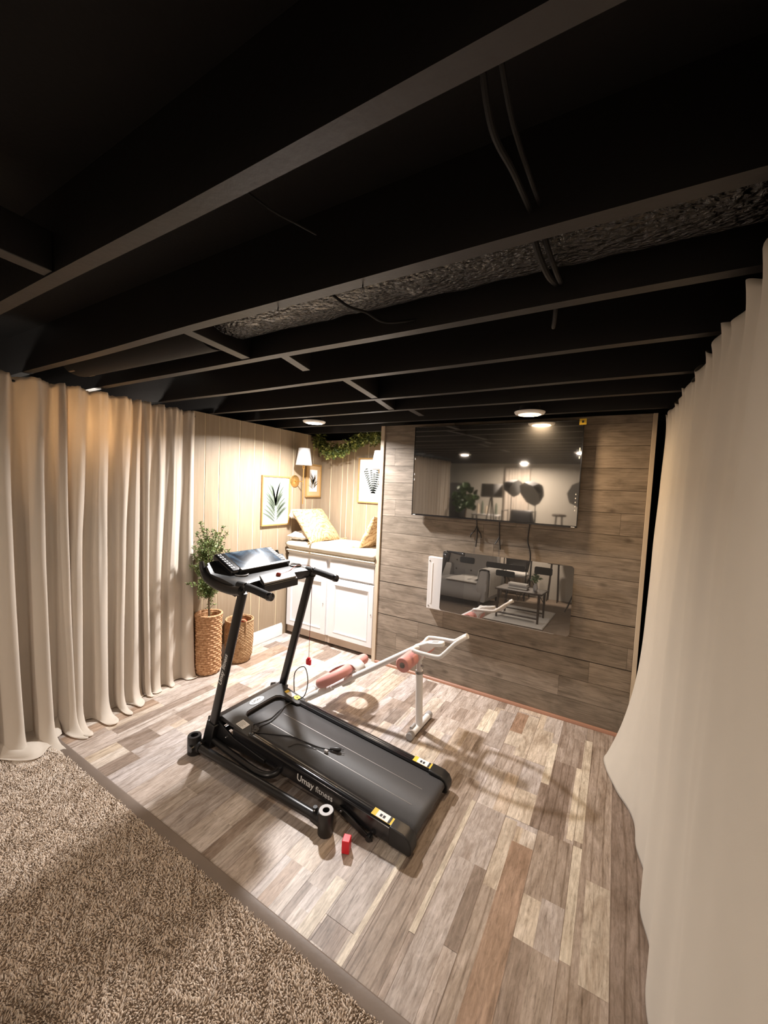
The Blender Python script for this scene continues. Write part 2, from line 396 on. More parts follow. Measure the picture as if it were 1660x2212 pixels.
def smooth_path(pts, sub=8):
    """Catmull-Rom through points"""
    P = [Vector(p) for p in pts]; out = []
    for i in range(len(P) - 1):
        p0 = P[max(i - 1, 0)]; p1 = P[i]; p2 = P[i + 1]; p3 = P[min(i + 2, len(P) - 1)]
        for k in range(sub):
            t = k / sub
            out.append(0.5 * ((2 * p1) + (-p0 + p2) * t + (2 * p0 - 5 * p1 + 4 * p2 - p3) * t * t + (-p0 + 3 * p1 - 3 * p2 + p3) * t ** 3))
    out.append(P[-1]); return out
def lathe(bm, center, prof, seg=32, axis='z', cap=True):
    c = Vector(center); rings = []
    for r, h in prof:
        ring = []
        for k in range(seg):
            a = 2 * PI * k / seg; u, v = r * math.cos(a), r * math.sin(a)
            p = {'z': (u, v, h), 'y': (u, h, v), 'x': (h, u, v)}[axis]
            ring.append(bm.verts.new(c + Vector(p)))
        rings.append(ring)
    for a, b in zip(rings, rings[1:]):
        for k in range(seg): bm.faces.new((a[k], a[(k + 1) % seg], b[(k + 1) % seg], b[k]))
    if cap:
        if prof[0][0] > 1e-5: bm.faces.new(rings[0])
        if prof[-1][0] > 1e-5: bm.faces.new(rings[-1])
def prism(bm, poly, d, mi=0):
    """poly: list of 3D pts (planar), extruded by vector d"""
    a = [bm.verts.new(Vector(p)) for p in poly]; b = [bm.verts.new(Vector(p) + Vector(d)) for p in poly]
    bm.faces.new(a); bm.faces.new(b[::-1])
    n = len(a)
    for i in range(n): bm.faces.new((a[i], b[i], b[(i + 1) % n], a[(i + 1) % n]))
def quad(bm, pts, mi=0):
    f = bm.faces.new([bm.verts.new(p) for p in pts]); f.material_index = mi; return f
def text_bm(s, size, origin, right, upv, extrude=0.0004, shear=0, bold=0.0):
    cu = bpy.data.curves.new('t', 'FONT'); cu.body = s; cu.size = size; cu.extrude = extrude; cu.shear = shear; cu.offset = bold
    to = bpy.data.objects.new('t', cu); C.objects.link(to)
    bpy.context.view_layer.update()
    me = bpy.data.meshes.new_from_object(to.evaluated_get(bpy.context.evaluated_depsgraph_get()))
    bpy.data.objects.remove(to)
    bm = BM(); bm.from_mesh(me); bpy.data.meshes.remove(me)
    r = Vector(right).normalized(); u = Vector(upv); u = (u - r * u.dot(r)).normalized(); n = r.cross(u)
    mt = Matrix(((r.x, u.x, n.x, origin[0]), (r.y, u.y, n.y, origin[1]), (r.z, u.z, n.z, origin[2]), (0, 0, 0, 1)))
    bm.transform(mt); return bm

# ================================================================== SETTING
XL, XP, XR = -2.79, -1.72, 0.166
YT, YB = 2.866, 3.37
ZC = 2.02
YS = 0.95          # carpet / plank border

# ---- plank floor ---------------------------------------------------------
def build_floor():
    bm = BM()
    cl = bm.loops.layers.float_color.new('plank'); sh = bm.loops.layers.float_vector.new('shift')
    pal = [((0.43, 0.365, 0.32), 5), ((0.50, 0.44, 0.395), 5), ((0.36, 0.295, 0.25), 3), ((0.52, 0.43, 0.345), 2.5), ((0.28, 0.22, 0.18), 2.6),
           ((0.58, 0.51, 0.44), 2), ((0.36, 0.26, 0.19), 0.25), ((0.46, 0.41, 0.385), 4), ((0.55, 0.46, 0.36), 1.2)]
    tot = sum(p[1] for p in pal)
    rnd = random.Random(21)
    def pick():
        t = rnd.random() * tot
        for c, wgt in pal:
            t -= wgt
            if t <= 0: return c
        return pal[0][0]
    def face(x0, x1, y0, y1, c, z=0.0, ring=None):
        f = quad(bm, ((x0, y0, z), (x1, y0, z), (x1, y1, z), (x0, y1, z)))
        s = Vector((rnd.random() * 40, rnd.random() * 40, rnd.random() * 10))
        k = 0.92 + rnd.random() * 0.16
        a = (0.75 if rnd.random() < 0.14 else 0.0) if ring is None else ring
        for l in f.loops: l[cl] = (c[0] * k, c[1] * k, c[2] * k, a); l[sh] = s
    pitch = 0.1425; x1 = 0.0835 + pitch * 3
    while x1 > XL - 0.1:
        x0 = x1 - pitch
        # sub strips in one board
        y = 0.0 - rnd.random() * 0.6
        while y < 3.6:
            ln = rnd.choice((0.17, 0.33, 0.5, 0.5, 0.66)); y1 = y + ln
            n = rnd.choice((1, 1, 1, 2, 2, 3)); cuts = [0] + sorted(rnd.uniform(0.2, 0.8) for _ in range(n - 1)) + [1]
            base = pick()
            for a, b_ in zip(cuts, cuts[1:]):
                yy = y
                while yy < y1 - 1e-4:
                    ye = min(y1, yy + (ln if n == 1 else rnd.choice((ln, ln * 0.5))))
                    if y1 - ye < 0.06: ye = y1
                    c = pick() if (n > 1 and rnd.random() < 0.7) else base
                    face(x0 + a * pitch, x0 + b_ * pitch, max(yy, 0.0), max(ye, 0.0), c)
                    yy = ye
            y = y1
        face(x0 - 0.0005, x0 + 0.0005, 0.0, 3.6, (0.20, 0.155, 0.13), 0.0018, 0)
        x1 = x0
    z = 0.0004
    LT = (0.60, 0.53, 0.43); DK = (0.235, 0.18, 0.145); MD = (0.33, 0.265, 0.215); GY = (0.42, 0.365, 0.33); BR = (0.30, 0.20, 0.14); BG = (0.50, 0.43, 0.35)
    for pi_, p in enumerate([(-0.058, 0.0835, 0.95, 2.85, MD, 1.0, 0), (-0.058, -0.024, 1.35, 1.84, LT, 0, 1), (-0.064, -0.024, 1.87, 2.70, LT, 0, 1),
              (-0.086, -0.064, 2.39, 2.66, DK, 0, 1), (-0.088, -0.064, 1.86, 2.39, LT, 0, 1), (0.0, 0.083, 1.31, 1.70, BG, 0, 1), (0.083, 0.2, 0.95, 2.85, DK, 1, 0),
              (-0.290, -0.201, 0.95, 1.718, BR, 0, 0), (-0.345, -0.290, 1.462, 1.83, BG, 0, 0), (-0.392, -0.345, 1.186, 1.52, DK, 0, 1),
              (-0.345, -0.290, 0.95, 1.462, MD, 1, 0), (-0.201, -0.10, 1.50, 1.84, MD, 0, 0), (-0.137, -0.058, 1.53, 1.84, MD, 1, 1), (-0.201, -0.137, 1.338, 1.51, BG, 0, 0),
              (-0.137, -0.058, 1.338, 1.53, GY, 0, 0), (-0.201, -0.137, 0.95, 1.338, DK, 0, 0), (-0.137, -0.058, 0.95, 1.338, MD, 0, 0),
              (-0.487, -0.345, 1.52, 1.84, GY, 0, 0), (-0.487, -0.392, 0.95, 1.52, GY, 0, 0), (-0.508, -0.487, 1.16, 1.84, LT, 0, 1), (-0.64, -0.508, 0.95, 1.98, MD, 1, 0),
              (-0.24, -0.201, 1.84, 2.16, DK, 0, 1), (-0.345, -0.24, 1.84, 2.05, BG, 0, 0), (-0.24, -0.201, 2.16, 2.55, LT, 0, 1), (-0.487, -0.412, 2.53, 2.78, BR, 0, 0),
              (-0.412, -0.345, 2.30, 2.78, BG, 0, 0), (-0.201, -0.10, 1.84, 2.39, DK, 1, 0), (-0.345, -0.24, 2.30, 2.66, BG, 0, 0), (-0.487, -0.40, 2.38, 2.53, BG, 0, 0),
              (-0.669, -0.592, 2.42, 2.70, LT, 0, 0), (-0.592, -0.487, 2.3, 2.74, GY, 0, 0), (-0.83, -0.78, 0.95, 1.18, LT, 0, 0), (-0.78, -0.66, 1.05, 1.34, GY, 0, 0), (-0.66, -0.64, 0.95, 1.40, LT, 0, 1)]):
        face(p[0], p[1], p[2], p[3], p[4], z + 0.0003 * p[6] + 0.00002 * pi_, p[5])
    # seams: thin dark lines between board rows near the viewer
    o = obj('floor', bm, 'floor', smooth=0); struct(o)
    bm = BM(); box(bm, XL - 0.3, 0.7, -3.4, 3.7, -0.12, -0.012)
    o2 = obj('floor_slab', bm, 'concrete', o, smooth=0)
    return o
build_floor()

# ---- carpet ---------------------------------------------------------------
def build_carpet():
    rng = np.random.default_rng(5)
    step = 0.0052
    xs = np.arange(-2.74, 0.16, step); ys = np.arange(0.16, YS - 0.045, step)
    gx, gy = np.meshgrid(xs, ys); gx = gx.ravel() + rng.uniform(-.0035, .0035, gx.size); gy = gy.ravel() + rng.uniform(-.0035, .0035, gy.size)
    n = gx.size
    # clumps of lean direction
    ang = 3.0 * np.sin(gx * 31 + 2 * np.sin(gy * 23)) + 2.5 * np.sin(gy * 37 + gx * 11) + rng.normal(0, .9, n)
    lean = rng.uniform(0.002, 0.0075, n); h = rng.uniform(0.007, 0.0125, n); rad = rng.uniform(0.0018, 0.0030, n)
    V = np.zeros((n, 9, 3)); tw = rng.uniform(0, 6.28, n)
    for lv, (t, rr) in enumerate(((0, 1.0), (0.6, 1.1), (1.0, 0.45))):
        for k in range(3):
            a = tw + k * 2.0944 + t * 1.4
            V[:, lv * 3 + k, 0] = gx + np.cos(ang) * lean * t ** 1.6 + rad * rr * np.cos(a)
            V[:, lv * 3 + k, 1] = gy + np.sin(ang) * lean * t ** 1.6 + rad * rr * np.sin(a)
            V[:, lv * 3 + k, 2] = 0.001 + h * t
    F = []
    for lv in (0, 1):
        for k in range(3):
            F.append((lv * 3 + k, lv * 3 + (k + 1) % 3, lv * 3 + 3 + (k + 1) % 3, lv * 3 + 3 + k))
    quads = (np.array(F)[None] + (np.arange(n) * 9)[:, None, None]).reshape(-1, 4)
    tris = (np.array([(6, 7, 8)])[None] + (np.arange(n) * 9)[:, None, None]).reshape(-1, 3)
    me = bpy.data.meshes.new('carpet')
    nv = n * 9; nl = quads.size + tris.size
    me.vertices.add(nv); me.vertices.foreach_set('co', V.ravel())
    me.loops.add(nl); me.loops.foreach_set('vertex_index', np.concatenate([quads.ravel(), tris.ravel()]))
    me.polygons.add(len(quads) + len(tris))
    st = np.concatenate([np.arange(len(quads)) * 4, quads.size + np.arange(len(tris)) * 3]); me.polygons.foreach_set('loop_start', st)
    me.update(calc_edges=True); me.validate()
    at = me.attributes.new('plank', 'FLOAT_COLOR', 'POINT')
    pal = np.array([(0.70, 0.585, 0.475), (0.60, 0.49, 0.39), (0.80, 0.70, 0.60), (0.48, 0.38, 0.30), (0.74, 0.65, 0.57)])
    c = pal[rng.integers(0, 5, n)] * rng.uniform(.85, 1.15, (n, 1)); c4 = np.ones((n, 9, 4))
    c4[:, :, :3] = c[:, None, :] * np.array([0.72] * 3 + [1.0] * 3 + [1.12] * 3)[None, :, None]  # occlusion painted into the pile: roots darkened, tips lightened
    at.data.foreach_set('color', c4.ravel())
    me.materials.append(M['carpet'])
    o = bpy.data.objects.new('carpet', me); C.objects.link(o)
    tag(o, 'brown shaggy cut pile carpet in the foreground left of the wood floor', 'carpet', kind='stuff')
    bm = BM(); box(bm, XL - 0.05, 0.40, -2.88, YS - 0.045, -0.012, 0.002)
    obj('backing', bm, 'carpet_base', o, smooth=0)
build_carpet()

# transition strip between carpet and planks
bm = BM(); n = 60
for i in range(n):
    x0 = XL + (0.17 - XL) * i / n; x1 = XL + (0.17 - XL) * (i + 1) / n
    for (ya, za, yb, zb) in ((YS - 0.048, 0.001, YS - 0.040, 0.008), (YS - 0.040, 0.008, YS - 0.004, 0.009), (YS - 0.004, 0.009, YS + 0.004, 0.001)):
        quad(bm, ((x0, ya, za), (x1, ya, za), (x1, yb, zb), (x0, yb, zb)))
bmesh.ops.remove_doubles(bm, verts=bm.verts, dist=0.0001)
struct(obj('trim_1', bm, 'strip'))

# ---- left panelled wall and alcove back wall ------------------------------
def panel_wall(name, axis, fixed, s0, s1, z0, z1, grooves, sign, thick=0.10):
    bm = BM()
    def B(a, b_, d0, d1, mi, zz0=z0, zz1=z1):
        if axis == 'y': box(bm, min(fixed - sign * d0, fixed - sign * d1), max(fixed - sign * d0, fixed - sign * d1), a, b_, zz0, zz1, mi)
        else: box(bm, a, b_, min(fixed + sign * d0, fixed + sign * d1), max(fixed + sign * d0, fixed + sign * d1), zz0, zz1, mi)
    B(s0, s1, 0.003, thick, 1)
    cuts = [s0] + grooves + [s1]
    for a, b_ in zip(cuts, cuts[1:]):
        B(a + 0.0042, b_ - 0.0042, 0.0, 0.0035, 0)
    return struct(obj(name, bm, None, mats=['panel', 'groove'], smooth=0))
panel_wall('wall_left', 'y', XL, 1.852, YB + 0.05, 0, ZC, [1.954, 2.083, 2.283, 2.442, 2.541, 2.749, 2.93, 3.126, 3.231], 1)
panel_wall('wall_alcove', 'x', YB, XL - 0.02, XP, 0, 1.985, [-2.662, -2.51, -2.442, -2.361, -2.191, -2.03, -1.93, -1.84], 1)
# rest of the left side: a half-height concrete wall with an open ledge behind the curtain
bm = BM(); box(bm, XL - 0.42, XL - 0.10, -3.0, 1.80, 0, 1.60)
box(bm, XL - 0.86, XL - 0.82, -3.0, 1.90, 0, 2.24); box(bm, XL - 0.86, XL + 0.001, 1.80, 1.851, 0, 2.0)
struct(obj('wall_ledge', bm, 'dark_void', smooth=0))

# ---- media wall of stained boards ---------------------------------------
def build_media_wall():
    bm = BM()
    cl = bm.loops.layers.float_color.new('plank'); sh = bm.loops.layers.float_vector.new('shift')
    rnd = random.Random(4)
    def paint(fs, c):
        s = Vector((rnd.random() * 40, 0, rnd.random() * 40))
        for f in fs:
            for l in f.loops: l[cl] = (*c, 1); l[sh] = s
    v, fs = box(bm, XP + 0.015, XR - 0.012, YT + 0.006, YT + 0.10, 0, ZC); paint(fs, (0.05, 0.04, 0.035))
    z = 0.018; k = 0
    pitch = 0.1395
    while z < ZC - 0.02:
        z1 = min(z + pitch - (0.0022 if k not in (2, 4) else 0.006), ZC)
        x = XP + 0.015 - rnd.random() * 1.0
        while x < XR - 0.013:
            xe = x + rnd.uniform(0.6, 1.5)
            a, b_ = max(x, XP + 0.015), min(xe, XR - 0.012)
            if b_ - a > 0.02:
                kk = rnd.uniform(0.93, 1.07); c = rnd.choice(((0.255, 0.210, 0.165), (0.275, 0.228, 0.182), (0.24, 0.198, 0.155)))
                v, fs = box(bm, a, b_ - 0.0012, YT, YT + 0.007, z, z1); paint(fs, [q * kk for q in c])
            x = xe
        z += pitch; k += 1
    o = struct(obj('wall_back', bm, 'shiplap', smooth=0))
build_media_wall()
bm = BM(); box(bm, XP - 0.018, XP + 0.016, YT - 0.012, YT + 0.02, 0, ZC); struct(obj('trim_2', bm, 'light_trim', smooth=0, bevel=0.002))
bm = BM(); box(bm, XP - 0.018, XP + 0.014, YT + 0.02, YB + 0.05, 0, ZC); struct(obj('wall_partition', bm, 'panel', smooth=0))
bm = BM(); box(bm, XR - 0.012, XR + 0.012, YT - 0.012, YT + 0.10, 0, ZC); struct(obj('trim_3', bm, 'light_trim', smooth=0, bevel=0.002))
# red-brown quarter round along the foot of the board wall
bm = BM(); prof = [(YT - 0.001, 0.001), (YT - 0.001, 0.02), (YT - 0.008, 0.0185), (YT - 0.014, 0.013), (YT - 0.018, 0.001)]
prism(bm, [(XP + 0.016, y, z) for y, z in prof], (XR - 0.012 - XP - 0.016, 0, 0)); struct(obj('baseboard_back', bm, 'red_wood'))
# white baseboard on the left wall
bm = BM(); prof = [(XL, 0.0), (XL + 0.016, 0.0), (XL + 0.016, 0.085), (XL + 0.012, 0.10), (XL + 0.006, 0.112), (XL, 0.118)]
prism(bm, [(x + 0.0005, 1.86, z + 0.004) for x, z in prof], (0, 2.83 - 1.86, 0)); struct(obj('baseboard_left', bm, 'white_paint'))
# enclosing walls outside the photo (seen in the dark glass)
bm = BM(); box(bm, 0.42, 0.50, -3.0, 3.6, 0, 2.24); box(bm, XR + 0.02, 0.42, 3.3, 3.42, 0, 2.24); struct(obj('wall_right', bm, 'dark_void', smooth=0))
bm = BM(); box(bm, XL - 0.86, 0.5, -3.0, -2.9, 0, 2.24); struct(obj('wall_front', bm, 'wall_paint', smooth=0))
bm = BM(); box(bm, XL - 0.86, 0.5, 3.44, 3.54, 0, 2.24); struct(obj('wall_rear', bm, 'dark_void', smooth=0))

# ---- open joist ceiling, painted black -----------------------------------
bm = BM(); box(bm, XL - 0.86, 0.5, -3.0, 3.54, ZC + 0.20, ZC + 0.24)
ceil = struct(obj('ceiling', bm, 'black_paint', smooth=0))
JY = [-2.6, -2.2, -1.8, -1.4, -1.0, -0.6, -0.26, 0.10, 0.482, 0.852, 1.187, 1.575, 2.0, 2.325, 2.715, 3.10]
rj = random.Random(3)
for y in JY:
    bm = BM(); nseg = 24; x0, x1 = XL - 0.86, 0.42
    prev = None
    for i in range(nseg + 1):
        x = x0 + (x1 - x0) * i / nseg
        wv = 0.0015 * math.sin(x * 3 + y * 9); zb = ZC + 0.0012 * math.sin(x * 5 + y * 17)
        ring = [bm.verts.new((x, y - 0.019 + wv, zb)), bm.verts.new((x, y + 0.019 + wv, zb)), bm.verts.new((x, y + 0.019 + wv, ZC + 0.2)), bm.verts.new((x, y - 0.019 + wv, ZC + 0.2))]
        if prev:
            for k in range(4): bm.faces.new((prev[k], prev[(k + 1) % 4], ring[(k + 1) % 4], ring[k]))
        else: bm.faces.new(ring[::-1])
        prev = ring
    bm.faces.new(prev)
    obj('joist', bm, 'joist_paint', ceil, smooth=0)
for xa, ya, xb, yb, w_ in ((-1.36, 0.872, -1.40, 1.168, 0.05), (-1.22, 1.206, -1.27, 1.40, 0.045), (-1.19, 1.594, -1.26, 1.981, 0.045), (-1.27, 2.02, -1.33, 2.306, 0.045), (-1.21, 2.345, -1.23, 2.56, 0.045), (-1.30, 0.12, -1.33, 0.463, 0.05)):
    bm = BM()
    prism(bm, [(xa - w_ / 2, ya, ZC + 0.004), (xa + w_ / 2, ya, ZC + 0.004), (xb + w_ / 2, yb, ZC + 0.004), (xb - w_ / 2, yb, ZC + 0.004)], (0, 0, 0.10))
    obj('blocking', bm, 'joist_paint', ceil, smooth=0, bevel=0.002)

# ---- recessed disc lights -------------------------------------------------
labels = ['round white ceiling light over the bench nook', 'round warm ceiling light in front of the television', None, None, None]
LABS = ['glowing round white ceiling light above the white bench cabinet', 'glowing round warm ceiling light in front of the television',
        'round ceiling light behind the camera, mirrored at the left in the television', 'round ceiling light behind the camera, mirrored at the right edge of the television',
        'round ceiling light far behind the camera, mirrored low in the television above the softboxes']
for i, (nm, x, y, z, watts, c) in enumerate(LAMPS):
    t = thing('ceiling_light', LABS[i], 'ceiling light', (x, y, z), 'round ceiling lights')
    bm = BM(); lathe(bm, (x, y, z), [(0.060, 0.0015), (0.066, -0.003), (0.085, 0.002), (0.091, 0.010), (0.091, 0.014), (0.06, 0.014)], 40, cap=False)
    obj('trim_ring', bm, 'white_plastic', t)
    bm = BM(); lathe(bm, (x, y, z), [(0.0, 0.004), (0.060, 0.004)], 40, cap=False)
    obj('diffuser', bm, emis('diffuser_%d' % i, c, 3.0), t, smooth=0)
    bm = BM(); lathe(bm, (x, y, z), [(0.065, 0.014), (0.06, 0.05), (0.0, 0.05)], 24, cap=False)
    obj('housing', bm, 'dark_void', t)
    ld = bpy.data.lights.new('ceiling_light_lamp', 'AREA'); ld.shape = 'DISK'; ld.size = 0.116; ld.energy = watts; ld.color = c; ld.spread = math.radians(160 if nm == 'white' else 180)
    lo = bpy.data.objects.new('lamp', ld); C.objects.link(lo); lo.parent = t; lo.location = (0, 0, 0.001)
# light spilling over the ledge behind the left curtain
for (x, y, wt) in ((-3.02, 1.22, 14.0), (-3.05, 0.3, 5.0)):
    t = thing('ledge_light', 'small light glowing behind the top of the left curtain, %s' % ('near the panelled wall' if y > 1 else 'nearer the camera'), 'light', (x, y, 1.60))
    bm = BM(); lathe(bm, (x, y, 1.60), [(0.03, 0), (0.03, 0.02), (0.014, 0.03), (0.014, 0.05)], 20); obj('socket', bm, 'white_plastic', t)
    bm = BM(); lathe(bm, (x, y, 1.65), [(0.012, 0), (0.03, 0.03), (0.032, 0.05), (0.02, 0.078), (0.0, 0.085)], 20); obj('bulb', bm, emis('bulb_glow', (1, .86, .68), 8), t)
    ld = bpy.data.lights.new('ledge_light_lamp', 'POINT'); ld.energy = wt; ld.color = (1, 0.9, 0.78); ld.shadow_soft_size = 0.035
    lo = bpy.data.objects.new('lamp', ld); C.objects.link(lo); lo.parent = t; lo.location = (0.04, 0, 0.20)

# ---- ducts and cables up in the joists ------------------------------------
bm = BM()
n = 60; prev = None
for i in range(n + 1):
    x = -1.33 + 1.75 * i / n
    pts = []
    for k in range(14):
        a = PI + PI * k / 13
        pts.append((x, 1.02 + 0.125 * math.cos(a) * (1 if abs(math.cos(a)) > .2 else 1), ZC + 0.11 + 0.07 * math.sin(a)))
    ring = [bm.verts.new((p[0], p[1] + 0.003 * noise.noise(Vector((x * 9, p[1] * 20, 1))), p[2] + 0.006 * noise.noise(Vector((x * 14, p[1] * 30, 3))))) for p in pts]
    if prev:
        for k in range(13): bm.faces.new((prev[k], prev[k + 1], ring[k + 1], ring[k]))
    prev = ring
r = bmesh.ops.extrude_edge_only(bm, edges=[e for e in bm.edges if e.is_boundary and all(abs(v.co.z - (ZC + 0.11)) < 0.012 for v in e.verts)])
for g in r['geom']:
    if isinstance(g, bmesh.types.BMVert): g.co.z = ZC + 0.185
tag(obj('air_duct', bm, 'duct', loc=(-0.5, 1.02, ZC + 0.05)), 'crinkled black wrapped air duct running between two joists', 'duct')
bm = BM(); tube(bm, [(-2.5, 1.0, ZC + 0.10), (-2.0, 1.01, ZC + 0.10), (-1.42, 1.02, ZC + 0.10)], 0.10, 24)
tag(obj('duct_pipe', bm, 'black_paint', loc=(-2.0, 1.01, ZC)), 'smooth black round duct pipe above the left curtain', 'duct')
bm = BM(); box(bm, -2.50, -2.44, 0.95, 1.05, ZC + 0.01, ZC + 0.05)
tag(obj('wood_block', bm, 'dark_tan', loc=(-2.56, 1.0, ZC + .02), bevel=0.003), 'small bare wood block at the duct end above the left curtain', 'wood block')
def cable(pts, r, lab, name='ceiling_cable', mat='black_paint'):
    bm = BM(); tube(bm, smooth_path(pts, 6), r, 8)
    o = obj(name, bm, mat, loc=pts[0]); return tag(o, lab, 'cable')
cable([(-0.185, 0.50, ZC + 0.03), (-0.19, 0.58, ZC + 0.0), (-0.182, 0.68, ZC + 0.005), (-0.186, 0.84, ZC + 0.04)], 0.005, 'black painted cable sagging across the joist gap at upper right, the left one of two')
cable([(-0.165, 0.50, ZC + 0.04), (-0.168, 0.60, ZC + 0.02), (-0.165, 0.72, ZC + 0.02), (-0.17, 0.84, ZC + 0.05)], 0.004, 'black painted cable sagging across the joist gap at upper right, the right one of two')
cable([(-0.19, 0.87, ZC + 0.035), (-0.185, 0.92, ZC + 0.01), (-0.178, 1.02, ZC + 0.004), (-0.18, 1.17, ZC + 0.05)], 0.007, 'thick black painted cable crossing under the crinkled duct, the left one of two')
cable([(-0.172, 0.87, ZC + 0.035), (-0.165, 0.93, ZC + 0.012), (-0.16, 1.04, ZC + 0.01), (-0.168, 1.17, ZC + 0.05)], 0.006, 'thick black painted cable crossing under the crinkled duct, the right one of two')
cable([(-0.182, 1.20, ZC + 0.03), (-0.19, 1.25, ZC + 0.0), (-0.205, 1.33, ZC + 0.0), (-0.21, 1.40, ZC + 0.05)], 0.006, 'black painted cable end drooping behind the joist past the duct')
cable([(-0.74, 0.87, ZC + 0.03), (-0.70, 0.93, ZC - 0.005), (-0.68, 1.0, ZC + 0.0), (-0.66, 1.08, ZC - 0.002), (-0.60, 1.17, ZC + 0.03)], 0.004, 'thin black wire looping under the middle of the crinkled duct')
cable([(-0.68, 0.50, ZC + 0.06), (-0.62, 0.56, ZC + 0.012), (-0.60, 0.62, ZC + 0.01), (-0.62, 0.70, ZC + 0.04)], 0.002, 'thin wire curling between the two nearest joists')
for x, y in ((-0.60, 0.852), (-0.90, 0.852)):
    bm = BM(); tube(bm, [(x, y + 0.01, ZC + 0.002), (x + 0.004, y + 0.004, ZC - 0.012), (x + 0.012, y, ZC - 0.016)], 0.0016, 6)
    obj('nail', bm, 'joist_paint', ceil)

# ================================================================== LEFT CURTAINS
def curtain(name, label, y0, y1, xc, z_top, seed, amp=0.045, folds=7, flare=0.10, mat='curtain', side=1, puddle=0.0, hem=0.0, lift=0.004, droop=0.0, axis_noise=1.0, nu=220, nv=90, group=None, pleat=True):
    """hanging cloth in a plane x = xc; side=+1 bulges to +x"""
    rnd = random.Random(seed)
    # irregular fold phases
    xs = [0.0]
    for i in range(folds): xs.append(xs[-1] + rnd.uniform(0.55, 1.45))
    tot = xs[-1]; xs = [q / tot for q in xs]
    am = [rnd.uniform(0.40, 1.45) for _ in xs]
    sway = [rnd.uniform(-0.075, 0.075) for _ in xs]
    def phase(s):
        for i in range(folds):
            if s <= xs[i + 1] or i == folds - 1:
                t = (s - xs[i]) / (xs[i + 1] - xs[i]); return i, t
    bm = BM(); G = []
    for j in range(nv + 1):
        v = j / nv                                  # 0 top .. 1 bottom
        row = []
        for i in range(nu + 1):
            u = i / nu
            uw = min(1, max(0, u + 0.045 * noise.noise(Vector((u * 3.1, v * 1.7, seed + 5))) * v * min(1, u * 6, (1 - u) * 6)))
            k, t = phase(uw)
            a = am[k] * (1 - t) + am[min(k + 1, folds)] * t
            sw = sway[k] * (1 - t) + sway[min(k + 1, folds)] * t
            # fold shape: sharp valleys near the top, rounder below
            t2 = t ** (1.0 + 0.7 * (am[k] - 0.9)); c = math.cos(2 * PI * t2); f = (0.5 - 0.5 * c)
            f = f ** (0.75 + 0.5 * v)
            depth = amp * a * (0.55 + 0.75 * v)
            x = xc + side * (depth * f - 0.3 * depth)
            x += side * 0.012 * axis_noise * noise.noise(Vector((u * 5 + seed, v * 2.2, seed)))
            x += side * 0.006 * axis_noise * noise.noise(Vector((u * 22 + seed, v * 4, seed * 2)))
            if pleat:
                x += side * 0.010 * math.exp(-v / 0.045) * math.sin(2 * PI * u * folds * 2.2)
            x += side * flare * max(0, (v - 0.45) / 0.55) ** 2.2 * (0.5 + 0.5 * f * a)
            y = y0 + (y1 - y0) * u + sw * v ** 1.4 * min(1, u * 8, (1 - u) * 8) + 0.014 * math.sin(4 * PI * t) * v * a
            z = z_top * (1 - v)
            z += 0.009 * math.exp(-v / 0.03) * (c * -0.6 + noise.noise(Vector((u * 30, 1, seed)))) - droop * u * math.exp(-v / .1)
            pf = 0.0
            if puddle > 0 and v > 0.93:
                # cloth reaching the floor and running outwards
                q = (v - 0.93) / 0.07
                zz = z_top * 0.07
                z = zz * (1 - q) ** 2.6
                x += side * (puddle * q ** 1.7 * (0.35 + 0.9 * f * a))
                z += 0.018 * abs(noise.noise(Vector((u * 16, q * 2.4, seed)))) * min(1, q * 2)
            z += hem * max(0, v - 0.9) * 10 * (0.5 + 0.5 * noise.noise(Vector((u * 6, 3, seed))))
            z = max(z, lift + 0.003)
            row.append(bm.verts.new((x, y, z)))
        G.append(row)
    for j in range(nv):
        for i in range(nu): bm.faces.new((G[j][i], G[j][i + 1], G[j + 1][i + 1], G[j + 1][i]))
    o = obj(name, bm, mat, loc=(xc, (y0 + y1) / 2, 0), smooth=3.0)
    sd = o.modifiers.new('cloth', 'SOLIDIFY'); sd.thickness = 0.0016
    return tag(o, label, 'curtain', group)
curtain('curtain', 'long beige curtain with its hem against the potted plant and the panelled wall', 1.44, 1.845, -2.750, 2.003, 11, 0.050, 4, 0.02, puddle=0.035, group='beige curtains hanging on the left')
curtain('curtain', 'long beige curtain panel in the middle of the left side, puddling on the plank floor', 1.02, 1.46, -2.745, 2.003, 23, 0.075, 4, 0.04, puddle=0.12, group='beige curtains hanging on the left')
curtain('curtain', 'beige curtain panel cut by the left photo edge, hem spilling onto the carpet', 0.42, 1.05, -2.745, 2.003, 35, 0.080, 5, 0.04, puddle=0.11, group='beige curtains hanging on the left')
curtain('curtain', 'grey curtain panel behind the camera, mirrored at the left of the television', -1.5, 0.46, -2.75, 1.985, 41, 0.035, 18, 0.01, puddle=0.02, nu=400, nv=30, group='beige curtains hanging on the left')
bm = BM(); tube(bm, [(-2.772, -1.6, 1.975), (-2.772, 1.85, 1.975)], 0.007, 10)
tag(obj('curtain_rod', bm, 'black_metal', loc=(-2.772, 0, 1.975)), 'thin black rod carrying the left curtains under the joists', 'curtain rod')
